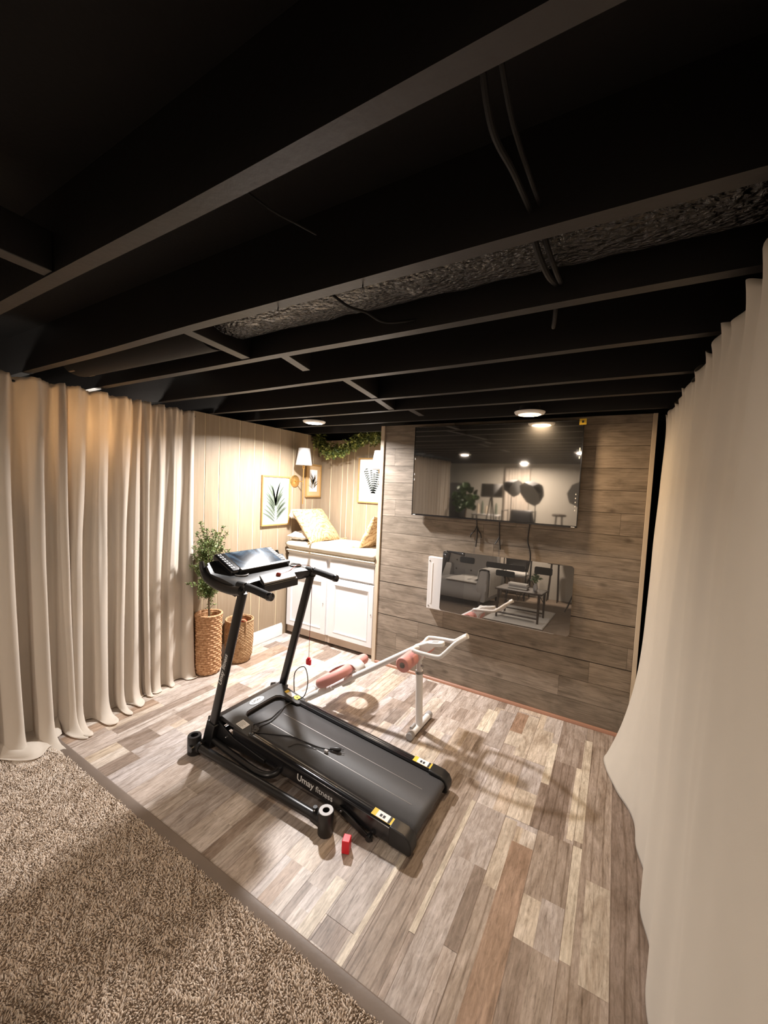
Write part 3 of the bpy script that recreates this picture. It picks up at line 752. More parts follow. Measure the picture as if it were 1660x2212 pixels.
# spilled hem corner lying on the carpet
def cloth_spill():
    bm = BM(); nu, nv = 50, 30; G = []
    for j in range(nv + 1):
        v = j / nv; row = []
        for i in range(nu + 1):
            u = i / nu
            x = -2.80 + 0.26 * v * (0.55 + 0.6 * math.sin(PI * min(1, u * 1.15)) + 0.15 * math.sin(9 * u)); y = 0.70 + 0.30 * u + 0.03 * v * math.sin(5 * u)
            z = 0.03 + 0.05 * math.sin(PI * min(1, v * 1.2)) * (0.6 + 0.4 * math.sin(7 * u + 1)) * (1 - 0.4 * v) + 0.02 * noise.noise(Vector((u * 4, v * 3, 2)))
            if v > 0.85: z = z * (1 - (v - .85) * 4)
            row.append(bm.verts.new((x, y, max(z, 0.019))))
        G.append(row)
    for j in range(nv):
        for i in range(nu): bm.faces.new((G[j][i], G[j][i + 1], G[j + 1][i + 1], G[j + 1][i]))
    return bm
left_panel = [o for o in C.objects if o.get('label', '').startswith('beige curtain panel cut')][0]
bm = cloth_spill()
sp_ = obj('hem', bm, 'curtain', left_panel, smooth=3.0); sd = sp_.modifiers.new('cloth', 'SOLIDIFY'); sd.thickness = 0.0016

# ================================================================== RIGHT CURTAIN
def right_curtain():
    rnd = random.Random(9); bm = BM(); nu, nv = 420, 110; G = []
    y0, y1 = -0.9, 2.86
    for j in range(nv + 1):
        v = j / nv; row = []
        for i in range(nu + 1):
            u = i / nu; y = y0 + (y1 - y0) * u
            # broad soft folds
            f = 0.5 + 0.5 * math.sin(y * 15.0 + 1.3 * math.sin(y * 4.1) + 0.5)
            g = 0.5 + 0.5 * math.sin(y * 34.0 + 2.0 * math.sin(y * 5.3))
            x = 0.205 + 0.022 * (1 - v) ** 3 - 0.016 * f * (0.5 + 0.6 * v) - 0.006 * g * (1 - v * 0.6)
            top = math.exp(-v / 0.03)
            x -= 0.014 * top * math.sin(y * 52 + math.sin(y * 9))
            z = 1.962 * (1 - v) + 0.020 * math.exp(-v / 0.03) * math.sin(y * 33 + 1.5 * math.sin(y * 7))
            # the far end is pulled out at the foot
            e = math.exp(-((y - 2.52) / 0.24) ** 2)
            b_ = max(0, (v - 0.55) / 0.45)
            x -= (0.150 * e + 0.008 * (0.5 + 0.5 * math.sin(y * 6.2))) * b_ ** 2.0
            x += 0.006 * noise.noise(Vector((y * 4, v * 5, 2)))
            x += 0.02 * max(0, (y - 2.70) / 0.16) * (1 - v)
            if v > 0.86:
                q = (v - 0.86) / 0.14; x -= 0.009 * q * (1 + math.sin(y * 19 + 2 * q)) * math.exp(-((y - 2.2) / .5) ** 2)
            row.append(bm.verts.new((x, y, max(z, 0.006))))
        G.append(row)
    for j in range(nv):
        for i in range(nu): bm.faces.new((G[j][i], G[j][i + 1], G[j + 1][i + 1], G[j + 1][i]))
    o = obj('curtain', bm, 'curtain_right', loc=(0.2, 1.4, 0), smooth=3.0)
    sd = o.modifiers.new('cloth', 'SOLIDIFY'); sd.thickness = 0.0016
    tag(o, 'tall cream curtain filling the right edge of the photo beside the board wall', 'curtain')
right_curtain()
bm = BM(); tube(bm, [(0.262, -0.9, 1.95), (0.262, 2.84, 1.95)], 0.008, 10)
tag(obj('curtain_rod', bm, 'black_metal', loc=(0.262, 1, 1.95)), 'thin black rod carrying the right curtain, hidden behind its top hem', 'curtain rod')

# ================================================================== BENCH CABINET
cx0, cx1 = XL + 0.02, XP - 0.02
CY = YT + 0.02
cab = thing('bench_cabinet', 'white built-in bench cabinet with two drawers over two panelled doors', 'cabinet', ((cx0 + cx1) / 2, CY + 0.24, 0))
bm = BM()
box(bm, cx0 + 0.001, cx1 - 0.001, CY + 0.015, YB - 0.005, 0.095, 0.827)
for a, b_, z0, z1 in ((cx0, cx0 + 0.03, 0.10, 0.828), (cx1 - 0.03, cx1, 0.10, 0.828), (-2.29, -2.235, 0.10, 0.828), (cx0, cx1, 0.80, 0.828), (cx0, cx1, 0.10, 0.13), (cx0, cx1, 0.655, 0.69)):
    box(bm, a, b_, CY - (0.0004 if z1 - z0 > 0.2 else 0), CY + 0.021, z0, z1)
obj('body', bm, 'cabinet_white', cab, smooth=0, bevel=0.0015)
bm = BM(); box(bm, cx0, cx1, CY + 0.03, CY + 0.05, 0.022, 0.094); box(bm, cx0, -2.262, CY + 0.006, CY + 0.0299, 0.03, 0.099); box(bm, -2.258, cx1, CY + 0.006, CY + 0.0299, 0.03, 0.099)
obj('toe_kick', bm, 'kick_grey', cab, smooth=0, bevel=0.002)
bm = BM(); box(bm, cx0, cx1, CY + 0.06, CY + 0.10, 0.0, 0.03); obj('plinth', bm, 'dark_void', cab, smooth=0)
def door_front(x0, x1, z0, z1, y, deep=True, rail=0.05):
    bm = BM(); T = 0.02
    yo = y - T
    # frame ring + recessed centre with sloped inner edge
    def ring(a, b_):
        for k in range(4): bm.faces.new((a[k], a[(k + 1) % 4], b_[(k + 1) % 4], b_[k]))
    def rect(d, yy): return [bm.verts.new(p) for p in ((x0 + d, yy, z0 + d), (x1 - d, yy, z0 + d), (x1 - d, yy, z1 - d), (x0 + d, yy, z1 - d))]
    seq = [rect(0, y), rect(0, yo + 0.004), rect(0.004, yo), rect(rail, yo), rect(rail + 0.004, yo - 0.003), rect(rail + 0.010, yo + 0.002), rect(rail + 0.014, yo + 0.009)] if deep else [rect(0, y), rect(0, yo + 0.006), rect(0.006, yo)]
    for a, b_ in zip(seq, seq[1:]): ring(a, b_)
    bm.faces.new(seq[-1]); bm.faces.new(seq[0][::-1])
    return bm
d1 = obj('door', door_front(cx0 + 0.008, -2.272, 0.105, 0.655, CY - 0.001), 'cabinet_white', cab, smooth=0)
d2 = obj('door', door_front(-2.225, cx1 - 0.01, 0.105, 0.655, CY - 0.001), 'cabinet_white', cab, smooth=0)
w1 = obj('drawer', door_front(cx0 + 0.008, -2.275, 0.672, 0.808, CY - 0.001, False), 'cabinet_white', cab, smooth=0)
w2 = obj('drawer', door_front(-2.238, cx1 - 0.01, 0.672, 0.808, CY - 0.001, False), 'cabinet_white', cab, smooth=0)
for d, x, z in ((d1, -2.30, 0.40), (d2, cx1 - 0.03, 0.40)):
    bm = BM(); lathe(bm, (x, CY - 0.022, z), [(0.0, -0.006), (0.004, -0.005), (0.004, 0.0)], 10, 'y'); obj('catch', bm, 'grey_metal', d)
bm = BM(); box(bm, cx0 - 0.0, cx1, CY - 0.015, YB - 0.006, 0.829, 0.845); obj('bench_top', bm, 'cabinet_white', cab, smooth=0, bevel=0.004)

# bench cushion and cloth under it
def soft_slab(bm, x0, x1, y0, y1, z0, z1, nx=60, ny=26, r=0.03, wob=0.006, seed=0):
    """rounded, slightly lumpy slab"""
    top = []; bot = []
    for j in range(ny + 1):
        rt = []; rb = []
        for i in range(nx + 1):
            u, v = i / nx, j / ny
            x = x0 + (x1 - x0) * u; y = y0 + (y1 - y0) * v
            ex = min(u, 1 - u) * (x1 - x0); ey = min(v, 1 - v) * (y1 - y0); e = min(ex, ey)
            k = 1 if e >= r else math.sqrt(max(0, 1 - ((r - e) / r) ** 2))
            h = (z1 - z0) / 2; zc = (z0 + z1) / 2
            lump = wob * noise.noise(Vector((x * 5, y * 5, seed))) + 0.5 * wob * noise.noise(Vector((x * 14, y * 11, seed + 3)))
            sag = wob * 1.2 * noise.noise(Vector((x * 6, 0, seed + 7)))
            rt.append(bm.verts.new((x, y + sag * (1 - v), zc + h * (0.25 + 0.75 * k) + lump)))
            rb.append(bm.verts.new((x, y + sag * (1 - v), zc - h * (0.25 + 0.75 * k) + 0.3 * lump * (0 if v > .2 else 1))))
        top.append(rt); bot.append(rb)
    for j in range(ny):
        for i in range(nx):
            bm.faces.new((top[j][i], top[j][i + 1], top[j + 1][i + 1], top[j + 1][i]))
            bm.faces.new((bot[j][i], bot[j + 1][i], bot[j + 1][i + 1], bot[j][i + 1]))
    for i in range(nx):
        bm.faces.new((top[0][i], bot[0][i], bot[0][i + 1], top[0][i + 1])); bm.faces.new((top[ny][i], top[ny][i + 1], bot[ny][i + 1], bot[ny][i]))
    for j in range(ny):
        bm.faces.new((top[j][0], top[j + 1][0], bot[j + 1][0], bot[j][0])); bm.faces.new((top[j][nx], bot[j][nx], bot[j + 1][nx], top[j + 1][nx]))
bm = BM(); soft_slab(bm, XL + 0.025, XP - 0.022, 2.835, YB - 0.03, 0.872, 0.955, r=0.035, wob=0.007)
cush = tag(obj('bench_cushion', bm, 'cushion', loc=(-2.25, 3.1, 0.87), smooth=1.2), 'long cream seat cushion lying on the white bench cabinet', 'cushion')
bm = BM(); soft_slab(bm, XL + 0.025, XP - 0.022, 2.845, YB - 0.03, 0.846, 0.872, r=0.012, wob=0.003, seed=5)
tag(obj('folded_blanket', bm, 'drape', loc=(-2.25, 3.1, 0.846), smooth=1.2), 'thin cream blanket folded flat under the bench cushion', 'blanket')

def pillow(cx, cy_, cz, w_, h_, th, R, pinch=0.12, nx=34, seed=0, wrinkle=0.01):
    bm = BM(); rows = {}
    for side in (1, -1):
        g = []
        for j in range(nx + 1):
            row = []
            for i in range(nx + 1):
                u = 2 * i / nx - 1; v = 2 * j / nx - 1
                k = (1 - abs(u) ** 2.6) * (1 - abs(v) ** 2.6)
                k = max(k, 0) ** 0.5
                px = u * w_ / 2 * (1 - pinch * (1 - abs(v)) * abs(u) ** 1.5 * 0.6); py = v * h_ / 2 * (1 - pinch * (1 - abs(u)) * abs(v) ** 1.5 * 0.6)
                z = side * th / 2 * k + wrinkle * noise.noise(Vector((u * 3, v * 3, seed + side))) * (0.3 + k)
                row.append(Vector((px, py, z)))
            g.append(row)
        rows[side] = [[bm.verts.new(R @ p + Vector((cx, cy_, cz))) for p in row] for row in g]
    for side in (1, -1):
        g = rows[side]
        for j in range(nx):
            for i in range(nx):
                q = (g[j][i], g[j][i + 1], g[j + 1][i + 1], g[j + 1][i]); bm.faces.new(q if side > 0 else q[::-1])
    bmesh.ops.remove_doubles(bm, verts=bm.verts, dist=0.0015)
    a, b_ = rows[1], rows[-1]
    def stitch(p, q):
        try: bm.faces.new([v for v in (p[0], p[1], q[1], q[0])])
        except Exception: pass
    return bm
def pillow_closed(cx, cy_, cz, w_, h_, th, R, **kw):
    bm = pillow(cx, cy_, cz, w_, h_, th, R, **kw)
    bmesh.ops.holes_fill(bm, edges=[e for e in bm.edges if e.is_boundary], sides=0)
    return bm
def tassel(pos, d, R=None):
    bm = BM(); p = Vector(pos); d = Vector(d).normalized()
    tube(bm, [p, p + d * 0.012, p + d * 0.02, p + d * 0.03], [0.006, 0.011, 0.008, 0.010], 10)
    x, y = frame_of(d); rr = random.Random(int(abs(pos[0]) * 1000))
    for k in range(26):
        a = rr.random() * 6.28; s = rr.uniform(0.003, 0.02)
        e = p + d * rr.uniform(0.06, 0.075) + x * math.cos(a) * s + y * math.sin(a) * s
        tube(bm, [p + d * 0.024 + (x * math.cos(a) + y * math.sin(a)) * 0.006, e], 0.0022, 5)
    return bm
# tan pillow leaning on the left wall, tassels at its corners
def cols(u, v):
    u = Vector(u).normalized(); v = Vector(v); v = (v - u * v.dot(u)).normalized(); n = u.cross(v)
    return Matrix((u, v, n)).transposed()
def tan_pillow(c, w_, h_, th, R, label, seed, tas):
    t = thing('throw_pillow', label, 'pillow', (c[0], c[1], 0.955), 'tan tasselled pillows on the bench')
    obj('cushion', pillow_closed(c[0], c[1], c[2], w_, h_, th, R, seed=seed), 'pillow_tan', t, smooth=2)
    for a, b_, d, m in tas:
        p = R @ Vector((a * w_ / 2 * 0.95, b_ * h_ / 2 * 0.95, 0)) + Vector(c); obj('tassel', tassel(p, d), m, t)
Rp = cols((0.03, 1, 0.0), (-0.26, 0.0, 0.29))
tan_pillow((-2.578, 3.06, 1.106), 0.45, 0.41, 0.13, Rp, 'large tan patterned pillow with corner tassels leaning in the left corner of the bench', 1,
           ((-1, 1, (0.2, -0.35, -1), 'pillow_white'), (-1, -1, (0.35, -0.8, -0.10), 'pillow_tan'), (1, -1, (0.5, 0.6, -0.02), 'pillow_tan')))
Rq = cols((-0.15, -1, 0.0), (0.17, 0.0, 0.29))
tan_pillow((-1.868, 3.09, 1.100), 0.34, 0.36, 0.11, Rq, 'tan tasselled pillow half hidden by the board wall at the right end of the bench', 4,
           ((1, -1, (-0.9, -0.35, -0.03), 'pillow_tan'),))
bm = pillow_closed(-2.66, 2.97, 0.998, 0.21, 0.26, 0.085, Matrix.Rotation(0.15, 3, 'Z'), seed=8, pinch=0.05)
tag(obj('small_pillow', bm, 'pillow_white', loc=(-2.64, 3.02, 0.955), smooth=2), 'plump white pillow lying at the left end of the bench under the tan pillow', 'pillow')

# ================================================================== PICTURES, SCONCES, GARLAND
def picture(label, center, w_, h_, normal, leafmat, mat_w, board='mat_board', style=0, fw=0.014, leafscale=1.0, depth=0.022):
    n = Vector(normal); upv = Vector((0, 0, 1)); rg = upv.cross(n).normalized()
    c = Vector(center)
    t = thing('framed_print', label, 'picture', c - upv * h_ / 2, 'framed botanical prints')
    def P(a, b_, d): return c + rg * a + upv * b_ + n * d
    def rb(bm, a0, a1, b0, b1, d0, d1):
        vs = [bm.verts.new(P(a, b_, d)) for a in (a0, a1) for b_ in (b0, b1) for d in (d0, d1)]
        for f in ((0, 1, 3, 2), (4, 6, 7, 5), (0, 4, 5, 1), (2, 3, 7, 6), (0, 2, 6, 4), (1, 5, 7, 3)): bm.faces.new([vs[i] for i in f])
    bm = BM(); W, H = w_ / 2, h_ / 2
    rb(bm, -W, W, H - fw, H, 0.002, depth); rb(bm, -W, W, -H, -H + fw, 0.002, depth); rb(bm, -W, -W + fw, -H + fw, H - fw, 0.002, depth); rb(bm, W - fw, W, -H + fw, H - fw, 0.002, depth)
    obj('frame', bm, 'frame_gold', t, smooth=0, bevel=0.0015)
    bm = BM(); rb(bm, -W + fw, W - fw, -H + fw, H - fw, 0.002, 0.010)
    obj('mat_board', bm, board, t, smooth=0)
    iw, ih = W - mat_w, H - mat_w
    bm = BM(); rb(bm, -iw, iw, -ih, ih, 0.0102, 0.0115); pr = obj('print', bm, 'paper_white', t, smooth=0)
    bm = BM(); rr = random.Random(int(abs(c.x * 100)) + style)
    def blade(a0, b0, ang, ln, wd):
        pts = []
        m = 9
        for s in (1, -1):
            rng = range(m + 1) if s > 0 else range(m - 1, 0, -1)
            for k in rng:
                q = k / m; an = ang + (q - 0.3) * 0.25 * (1 if ang > 0 else -1)
                ww = wd * math.sin(PI * q ** 0.8) * s
                pts.append((a0 + math.sin(an) * ln * q + math.cos(an) * ww, b0 + math.cos(an) * ln * q - math.sin(an) * ww))
        vs = [bm.verts.new(P(a, b_, 0.0122)) for a, b_ in pts]
        try: bm.faces.new(vs)
        except Exception: pass
    S = leafscale
    if style == 0:
        for k in range(17):
            side = 1 if k % 2 else -1; q = k / 16
            b0 = (-0.36 + 0.34 * q) * h_ * S; a0 = 0.0
            blade(a0 + side * 0.01 * w_, b0, side * (0.80 - 0.48 * q + rr.uniform(-.10, .10)), (0.30 + 0.12 * rr.random()) * h_ * S, 0.026 * w_ * S)
        for k in range(6):
            blade(rr.uniform(-.04, .04) * w_, -0.12 * h_, rr.uniform(-.18, .18), rr.uniform(.38, .48) * h_ * S, 0.024 * w_)
    else:
        for br in range(7):
            ang = (-0.42 + 0.14 * br) + rr.uniform(-.04, .04); ln = rr.uniform(0.42, 0.70) * h_
            for k in range(11):
                q = 0.12 + 0.88 * k / 11; a0 = math.sin(ang) * ln * q; b0 = -0.34 * h_ + math.cos(ang) * ln * q
                for s in (1, -1): blade(a0, b0, ang + s * 1.0, 0.036 * h_, 0.022 * w_)
                blade(a0, b0, ang, 0.045 * h_, 0.0022 * w_)
    obj('leaf_drawing', bm, leafmat, pr, smooth=0)
    return t
picture('large framed print of long green leaves on the panelled wall left of the sconce', (XL, 2.70, 1.338), 0.355, 0.47, (1, 0, 0), 'leaf_print', 0.018, style=0, leafscale=1.22)
picture('small framed print with a wide tan mat behind the brass sconce near the corner', (XL, 3.225, 1.548), 0.235, 0.345, (1, 0, 0), 'leaf_print_brown', 0.058, board='mat_tan', style=0, leafscale=0.75)
picture('framed print of eucalyptus sprigs on the back wall of the nook above the bench', (-2.11, YB, 1.573), 0.37, 0.455, (0, -1, 0), 'leaf_print_grey', 0.018, style=1)
def sconce(label, base, n):
    """wall plate at base, arm along n"""
    b = Vector(base); n = Vector(n)
    t = thing('wall_sconce', label, 'wall lamp', b, 'brass wall sconces in the nook')
    bm = BM(); ax = 'x'
    s = n.x
    lathe(bm, b, [(0.0, 0.016 * s), (0.045, 0.016 * s), (0.058, 0.010 * s), (0.060, 0.001 * s)], 36, 'x'); obj('wall_plate', bm, 'brass', t)
    c = b + n * 0.115
    bm = BM(); tube(bm, [b + n * 0.014, c], 0.0045, 12); lathe(bm, b + n * 0.014, [(0.0, 0.02 * s), (0.010, 0.018 * s), (0.012, 0.0)], 16, 'x')
    obj('arm', bm, 'brass', t)
    bm = BM(); tube(bm, [c + Vector((0, 0, -0.215)), c + Vector((0, 0, 0.15))], 0.0055, 14); lathe(bm, c + Vector((0, 0, -0.225)), [(0.0, 0), (0.006, 0.004), (0.006, 0.012)], 12)
    lathe(bm, c + Vector((0, 0, 0.12)), [(0.006, 0), (0.012, 0.004), (0.012, 0.035), (0.006, 0.04)], 16)
    obj('stem', bm, 'brass', t)
    bm = BM(); prof = [(0.080, 0.160), (0.055, 0.325), (0.053, 0.325), (0.078, 0.160)]
    lathe(bm, c, prof + [prof[0]], 40, cap=False); obj('lamp_shade', bm, 'white_shade', t, smooth=1.2)
    return t
sconce('brass wall sconce with white shade on the left panelled wall beside the small framed print', (XL, 2.955, 1.533), (1, 0, 0))
sconce('brass sconce with white shade half hidden by the board wall, right in the nook', (XP - 0.018, 3.05, 1.51), (-1, 0, 0))
# small hook / wire end near the corner
bm = BM(); tube(bm, smooth_path([(XL + 0.004, 3.30, 1.93), (XL + 0.006, 3.30, 1.86), (XL + 0.012, 3.29, 1.82), (XL + 0.012, 3.305, 1.805), (XL + 0.008, 3.318, 1.82), (XL + 0.008, 3.305, 1.835)], 5), 0.0018, 6)
tag(obj('wire_hook', bm, 'cable_black', loc=(XL + 0.01, 3.3, 1.8)), 'thin wire with a loop end hanging in the left corner of the nook', 'wire')

def leaves(bm, pts, n_per, ln, wd, spread, rnd, droop=0.0, bend=0.25):
    for p in pts:
        for _ in range(n_per):
            d = Vector((rnd.gauss(0, 1), rnd.gauss(0, 1), rnd.gauss(0, 1) - droop)).normalized()
            o_ = Vector(p) + Vector((rnd.gauss(0, 1), rnd.gauss(0, 1), rnd.gauss(0, 1))) * spread
            l_ = ln * rnd.uniform(0.7, 1.3); w_ = wd * rnd.uniform(0.8, 1.2); x, y = frame_of(d)
            a = rnd.random() * 6.28; s = x * math.cos(a) + y * math.sin(a); nn = d.cross(s)
            m1 = o_ + d * l_ * 0.5 + nn * l_ * bend * 0.3; e = o_ + d * l_
            v = [bm.verts.new(q) for q in (o_, m1 + s * w_, e, m1 - s * w_)]
            bm.faces.new(v)
rg_ = random.Random(12)
path = smooth_path([(-2.73, 3.24, 2.00), (-2.70, 3.22, 1.93), (-2.60, 3.21, 1.87), (-2.48, 3.20, 1.845), (-2.36, 3.20, 1.87), (-2.24, 3.20, 1.94), (-2.12, 3.21, 1.975), (-1.95, 3.21, 1.985), (-1.84, 3.21, 1.975), (-1.78, 3.20, 1.90)], 9)
t = thing('leaf_garland', 'green leafy garland draped under the joists at the top of the nook', 'garland', (-2.3, 3.21, 1.84))
bm = BM(); tube(bm, path, 0.004, 6); obj('stem', bm, 'bark', t)
bm = BM(); leaves(bm, path, 34, 0.034, 0.010, 0.028, rg_, 0.2); obj('foliage', bm, 'garland_leaf', t, smooth=0)

# ================================================================== BASKETS AND PLANT
def basket(bm, c, prof, rows, per, amp, seg=132, rim=0.012, inner=0.012):
    """woven wall: horizontal rows of bulging strands; prof(t)->radius, c base centre, height prof.h"""
    c = Vector(c); h = prof[-1][1]
    def rad(z):
        for (r0, z0), (r1, z1) in zip(prof, prof[1:]):
            if z <= z1: return r0 + (r1 - r0) * (z - z0) / (z1 - z0)
        return prof[-1][0]
    nz = rows * 5; G = []
    for j in range(nz + 1):
        z = h * j / nz; row_f = z / h * rows; rr = int(min(row_f, rows - 1)); tz = row_f - rr
        ring = []
        for k in range(seg):
            a = 2 * PI * k / seg
            ph = (rr % 2) * PI
            strand = math.sin(PI * tz) ** 0.6
            wv = 0.5 + 0.5 * math.sin(a * per + ph + (tz - .5) * 1.6)
            r = rad(z) + amp * (strand * (0.35 + 0.65 * wv ** 0.7)) + amp * 0.5 * noise.noise(Vector((math.cos(a) * 6, math.sin(a) * 6, z * 30)))
            ring.append(bm.verts.new(c + Vector((r * math.cos(a), r * math.sin(a), z))))
        G.append(ring)
    # inner wall
    for z in (h, h - 0.01, h * 0.55):
        r = rad(z) - inner
        G.append([bm.verts.new(c + Vector((r * math.cos(2 * PI * k / seg), r * math.sin(2 * PI * k / seg), z))) for k in range(seg)])
    for a, b_ in zip(G, G[1:]):
        for k in range(seg): bm.faces.new((a[k], a[(k + 1) % seg], b_[(k + 1) % seg], b_[k]))
    bm.faces.new(G[0][::-1]); bm.faces.new(G[-1])
def braid(bm, c, r, z, th, n=60):
    for ph in (0, PI):
        pts = []
        for k in range(n + 1):
            a = 2 * PI * k / n; q = a * 22 + ph
            pts.append((c[0] + (r + th * 0.6 * math.cos(q)) * math.cos(a), c[1] + (r + th * 0.6 * math.cos(q)) * math.sin(a), z + th * 0.6 * math.sin(q)))
        tube(bm, pts, th, 6, cap=False)
bx, by = -2.683, 1.935
t = thing('woven_basket', 'tall narrow woven basket holding the small tree beside the curtain', 'basket', (bx, by, 0), 'woven baskets by the left wall')
bm = BM(); basket(bm, (bx, by, 0.002), [(0.080, 0), (0.091, 0.02), (0.092, 0.40), (0.096, 0.455)], 24, 13, 0.009); obj('wall', bm, 'weave', t, smooth=1.5)
bm = BM(); braid(bm, (bx, by), 0.095, 0.462, 0.0065, 240); obj('rim', bm, 'weave', t, smooth=2)
bx2, by2 = -2.664, 2.215
t = thing('woven_basket', 'shorter rounded woven basket standing between the tall basket and the baseboard', 'basket', (bx2, by2, 0), 'woven baskets by the left wall')
bm = BM(); basket(bm, (bx2, by2, 0.002), [(0.085, 0), (0.103, 0.05), (0.112, 0.17), (0.113, 0.25), (0.110, 0.345)], 30, 26, 0.005); obj('wall', bm, 'weave2', t, smooth=1.5)
bm = BM(); braid(bm, (bx2, by2), 0.110, 0.350, 0.0045, 240); obj('rim', bm, 'weave2', t, smooth=2)
for a in (-0.55, 2.5):
    bm = BM(); p = Vector((bx2 + 0.113 * math.cos(a), by2 + 0.113 * math.sin(a), 0.345)); tn = Vector((-math.sin(a), math.cos(a), 0))
    tube(bm, smooth_path([p - tn * 0.035 - Vector((0, 0, 0.09)), p - tn * 0.035, p - tn * 0.02 + Vector((0, 0, 0.028)), p + tn * 0.02 + Vector((0, 0, 0.028)), p + tn * 0.035, p + tn * 0.035 - Vector((0, 0, 0.09))], 5), 0.006, 8)
    obj('handle', bm, 'weave2', t)
# dark cloth/rope bundle in the second basket
bm = BM(); tube(bm, smooth_path([(bx2 - 0.06, by2, 0.22), (bx2 - 0.03, by2 - 0.02, 0.34), (bx2 + 0.03, by2 - 0.05, 0.33), (bx2 + 0.05, by2 + 0.02, 0.30), (bx2, by2 + 0.05, 0.32), (bx2 - 0.05, by2 + 0.02, 0.30)], 6), 0.017, 10)
tag(obj('rolled_cloth', bm, 'red_dark', loc=(bx2, by2, 0.25)), 'dark brown rolled cloth inside the shorter basket', 'cloth')
# tree
t = thing('potted_tree', 'small artificial tree with fine green leaves standing in the tall basket', 'plant', (bx, by, 0.20))
rt = random.Random(6)
bm = BM(); trunk = smooth_path([(bx, by, 0.24), (bx + 0.004, by, 0.42), (bx - 0.006, by + 0.004, 0.56), (bx + 0.004, by, 0.70), (bx - 0.01, by, 0.84), (bx - 0.006, by, 0.98)], 5)
tube(bm, trunk, [0.0085 - 0.0050 * i / (len(trunk) - 1) for i in range(len(trunk))], 8)
bmf = BM()
for k in range(105):
    z0 = rt.uniform(0.58, 0.93); a = rt.uniform(0, 2 * PI) if k % 3 else rt.uniform(-2.1, -1.0); el = rt.uniform(0.15, 1.15) if z0 < .8 else rt.uniform(.4, 1.5)
    ln = rt.uniform(0.10, 0.25) * (1.0 if z0 > 0.66 else 0.55) * (1.05 - 0.3 * max(0, z0 - 0.85) * 4)
    d = Vector((math.cos(a) * math.cos(el), math.sin(a) * math.cos(el), math.sin(el)))
    if bx + d.x * ln < XL + 0.03: d.x *= 0.25
    if by + d.y * ln < 1.86: d.x = max(d.x, 0.45 * abs(d.y))
    p0 = Vector((bx, by, z0)); p1 = p0 + d * ln * 0.5 + Vector((0, 0, 0.01)); p2 = p0 + d * ln + Vector((0, 0, 0.025))
    pth = smooth_path([p0, p1, p2], 6); tube(bm, pth, [0.0022] * len(pth), 5)
    for i, q in enumerate(pth[3:]):
        leaves(bmf, [q], 7, 0.021, 0.0042, 0.006, rt, -0.4)
    leaves(bmf, [p2], 6, 0.020, 0.004, 0.004, rt, -0.6)
for z in (0.50, 0.53, 0.57, 0.60, 0.64):
    leaves(bmf, [(bx, by, z)], 6, 0.026, 0.004, 0.014, rt, -0.3)
    d = Vector((rt.uniform(-1, 1), rt.uniform(-1, 1), 0.9)).normalized(); q = Vector((bx, by, z)); tube(bm, [q, q + d * 0.05], 0.0015, 5); leaves(bmf, [q + d * 0.03, q + d * 0.05], 5, 0.022, 0.004, 0.006, rt)
obj('trunk', bm, 'bark', t); obj('foliage', bmf, 'olive_leaf', t, smooth=0)

# ================================================================== TREADMILL
tm = thing('treadmill', 'black folding treadmill with display console in the middle of the floor', 'treadmill', (-1.25, 1.61, 0))
def dz(x): return 0.080 + 0.0737 * (-0.65 - x)      # deck surface height
XF, XE = -1.86, -0.625
YN, YF = 1.435, 1.785
# belt wrapping a rear roller
bm = BM()
pts = [(-1.78, dz(-1.78))] + [(x, dz(x)) for x in np.linspace(-1.7, -0.66, 12)]
cxr, czr, rr_ = -0.655, dz(-0.66) - 0.024, 0.024
for k in range(1, 10): a = PI / 2 - k * PI / 9; pts.append((cxr + rr_ * math.cos(a) * 1.15, czr + rr_ * math.sin(a)))
pts += [(-1.0, dz(-1.0) - 0.05), (-1.78, dz(-1.78) - 0.05)]
A = [bm.verts.new((x, YN + 0.002, z)) for x, z in pts]; B_ = [bm.verts.new((x, YF - 0.002, z)) for x, z in pts]
for i in range(len(pts) - 1): bm.faces.new((A[i], A[i + 1], B_[i + 1], B_[i]))
belt = obj('running_belt', bm, 'belt', tm, smooth=0.9); sd = belt.modifiers.new('t', 'SOLIDIFY'); sd.thickness = 0.002
bm = BM()
for y in (1.555, 1.665):
    quad(bm, [(-1.60, y, dz(-1.60) + 0.0007), (-0.70, y, dz(-0.70) + 0.0007), (-0.70, y + 0.003, dz(-0.70) + 0.0007), (-1.60, y + 0.003, dz(-1.60) + 0.0007)])
obj('belt_line', bm, 'grey_metal', belt, smooth=0)
bm = BM(); prism(bm, [(XF + 0.06, YN + 0.004, dz(XF + .06) - 0.003), (-0.69, YN + 0.004, dz(-0.69) - 0.003), (-0.69, YN + 0.004, dz(-0.69) - 0.032), (XF + 0.06, YN + 0.004, dz(XF + .06) - 0.032)], (0, YF - YN - 0.008, 0))
obj('deck_board', bm, 'black_plastic', tm, smooth=0)
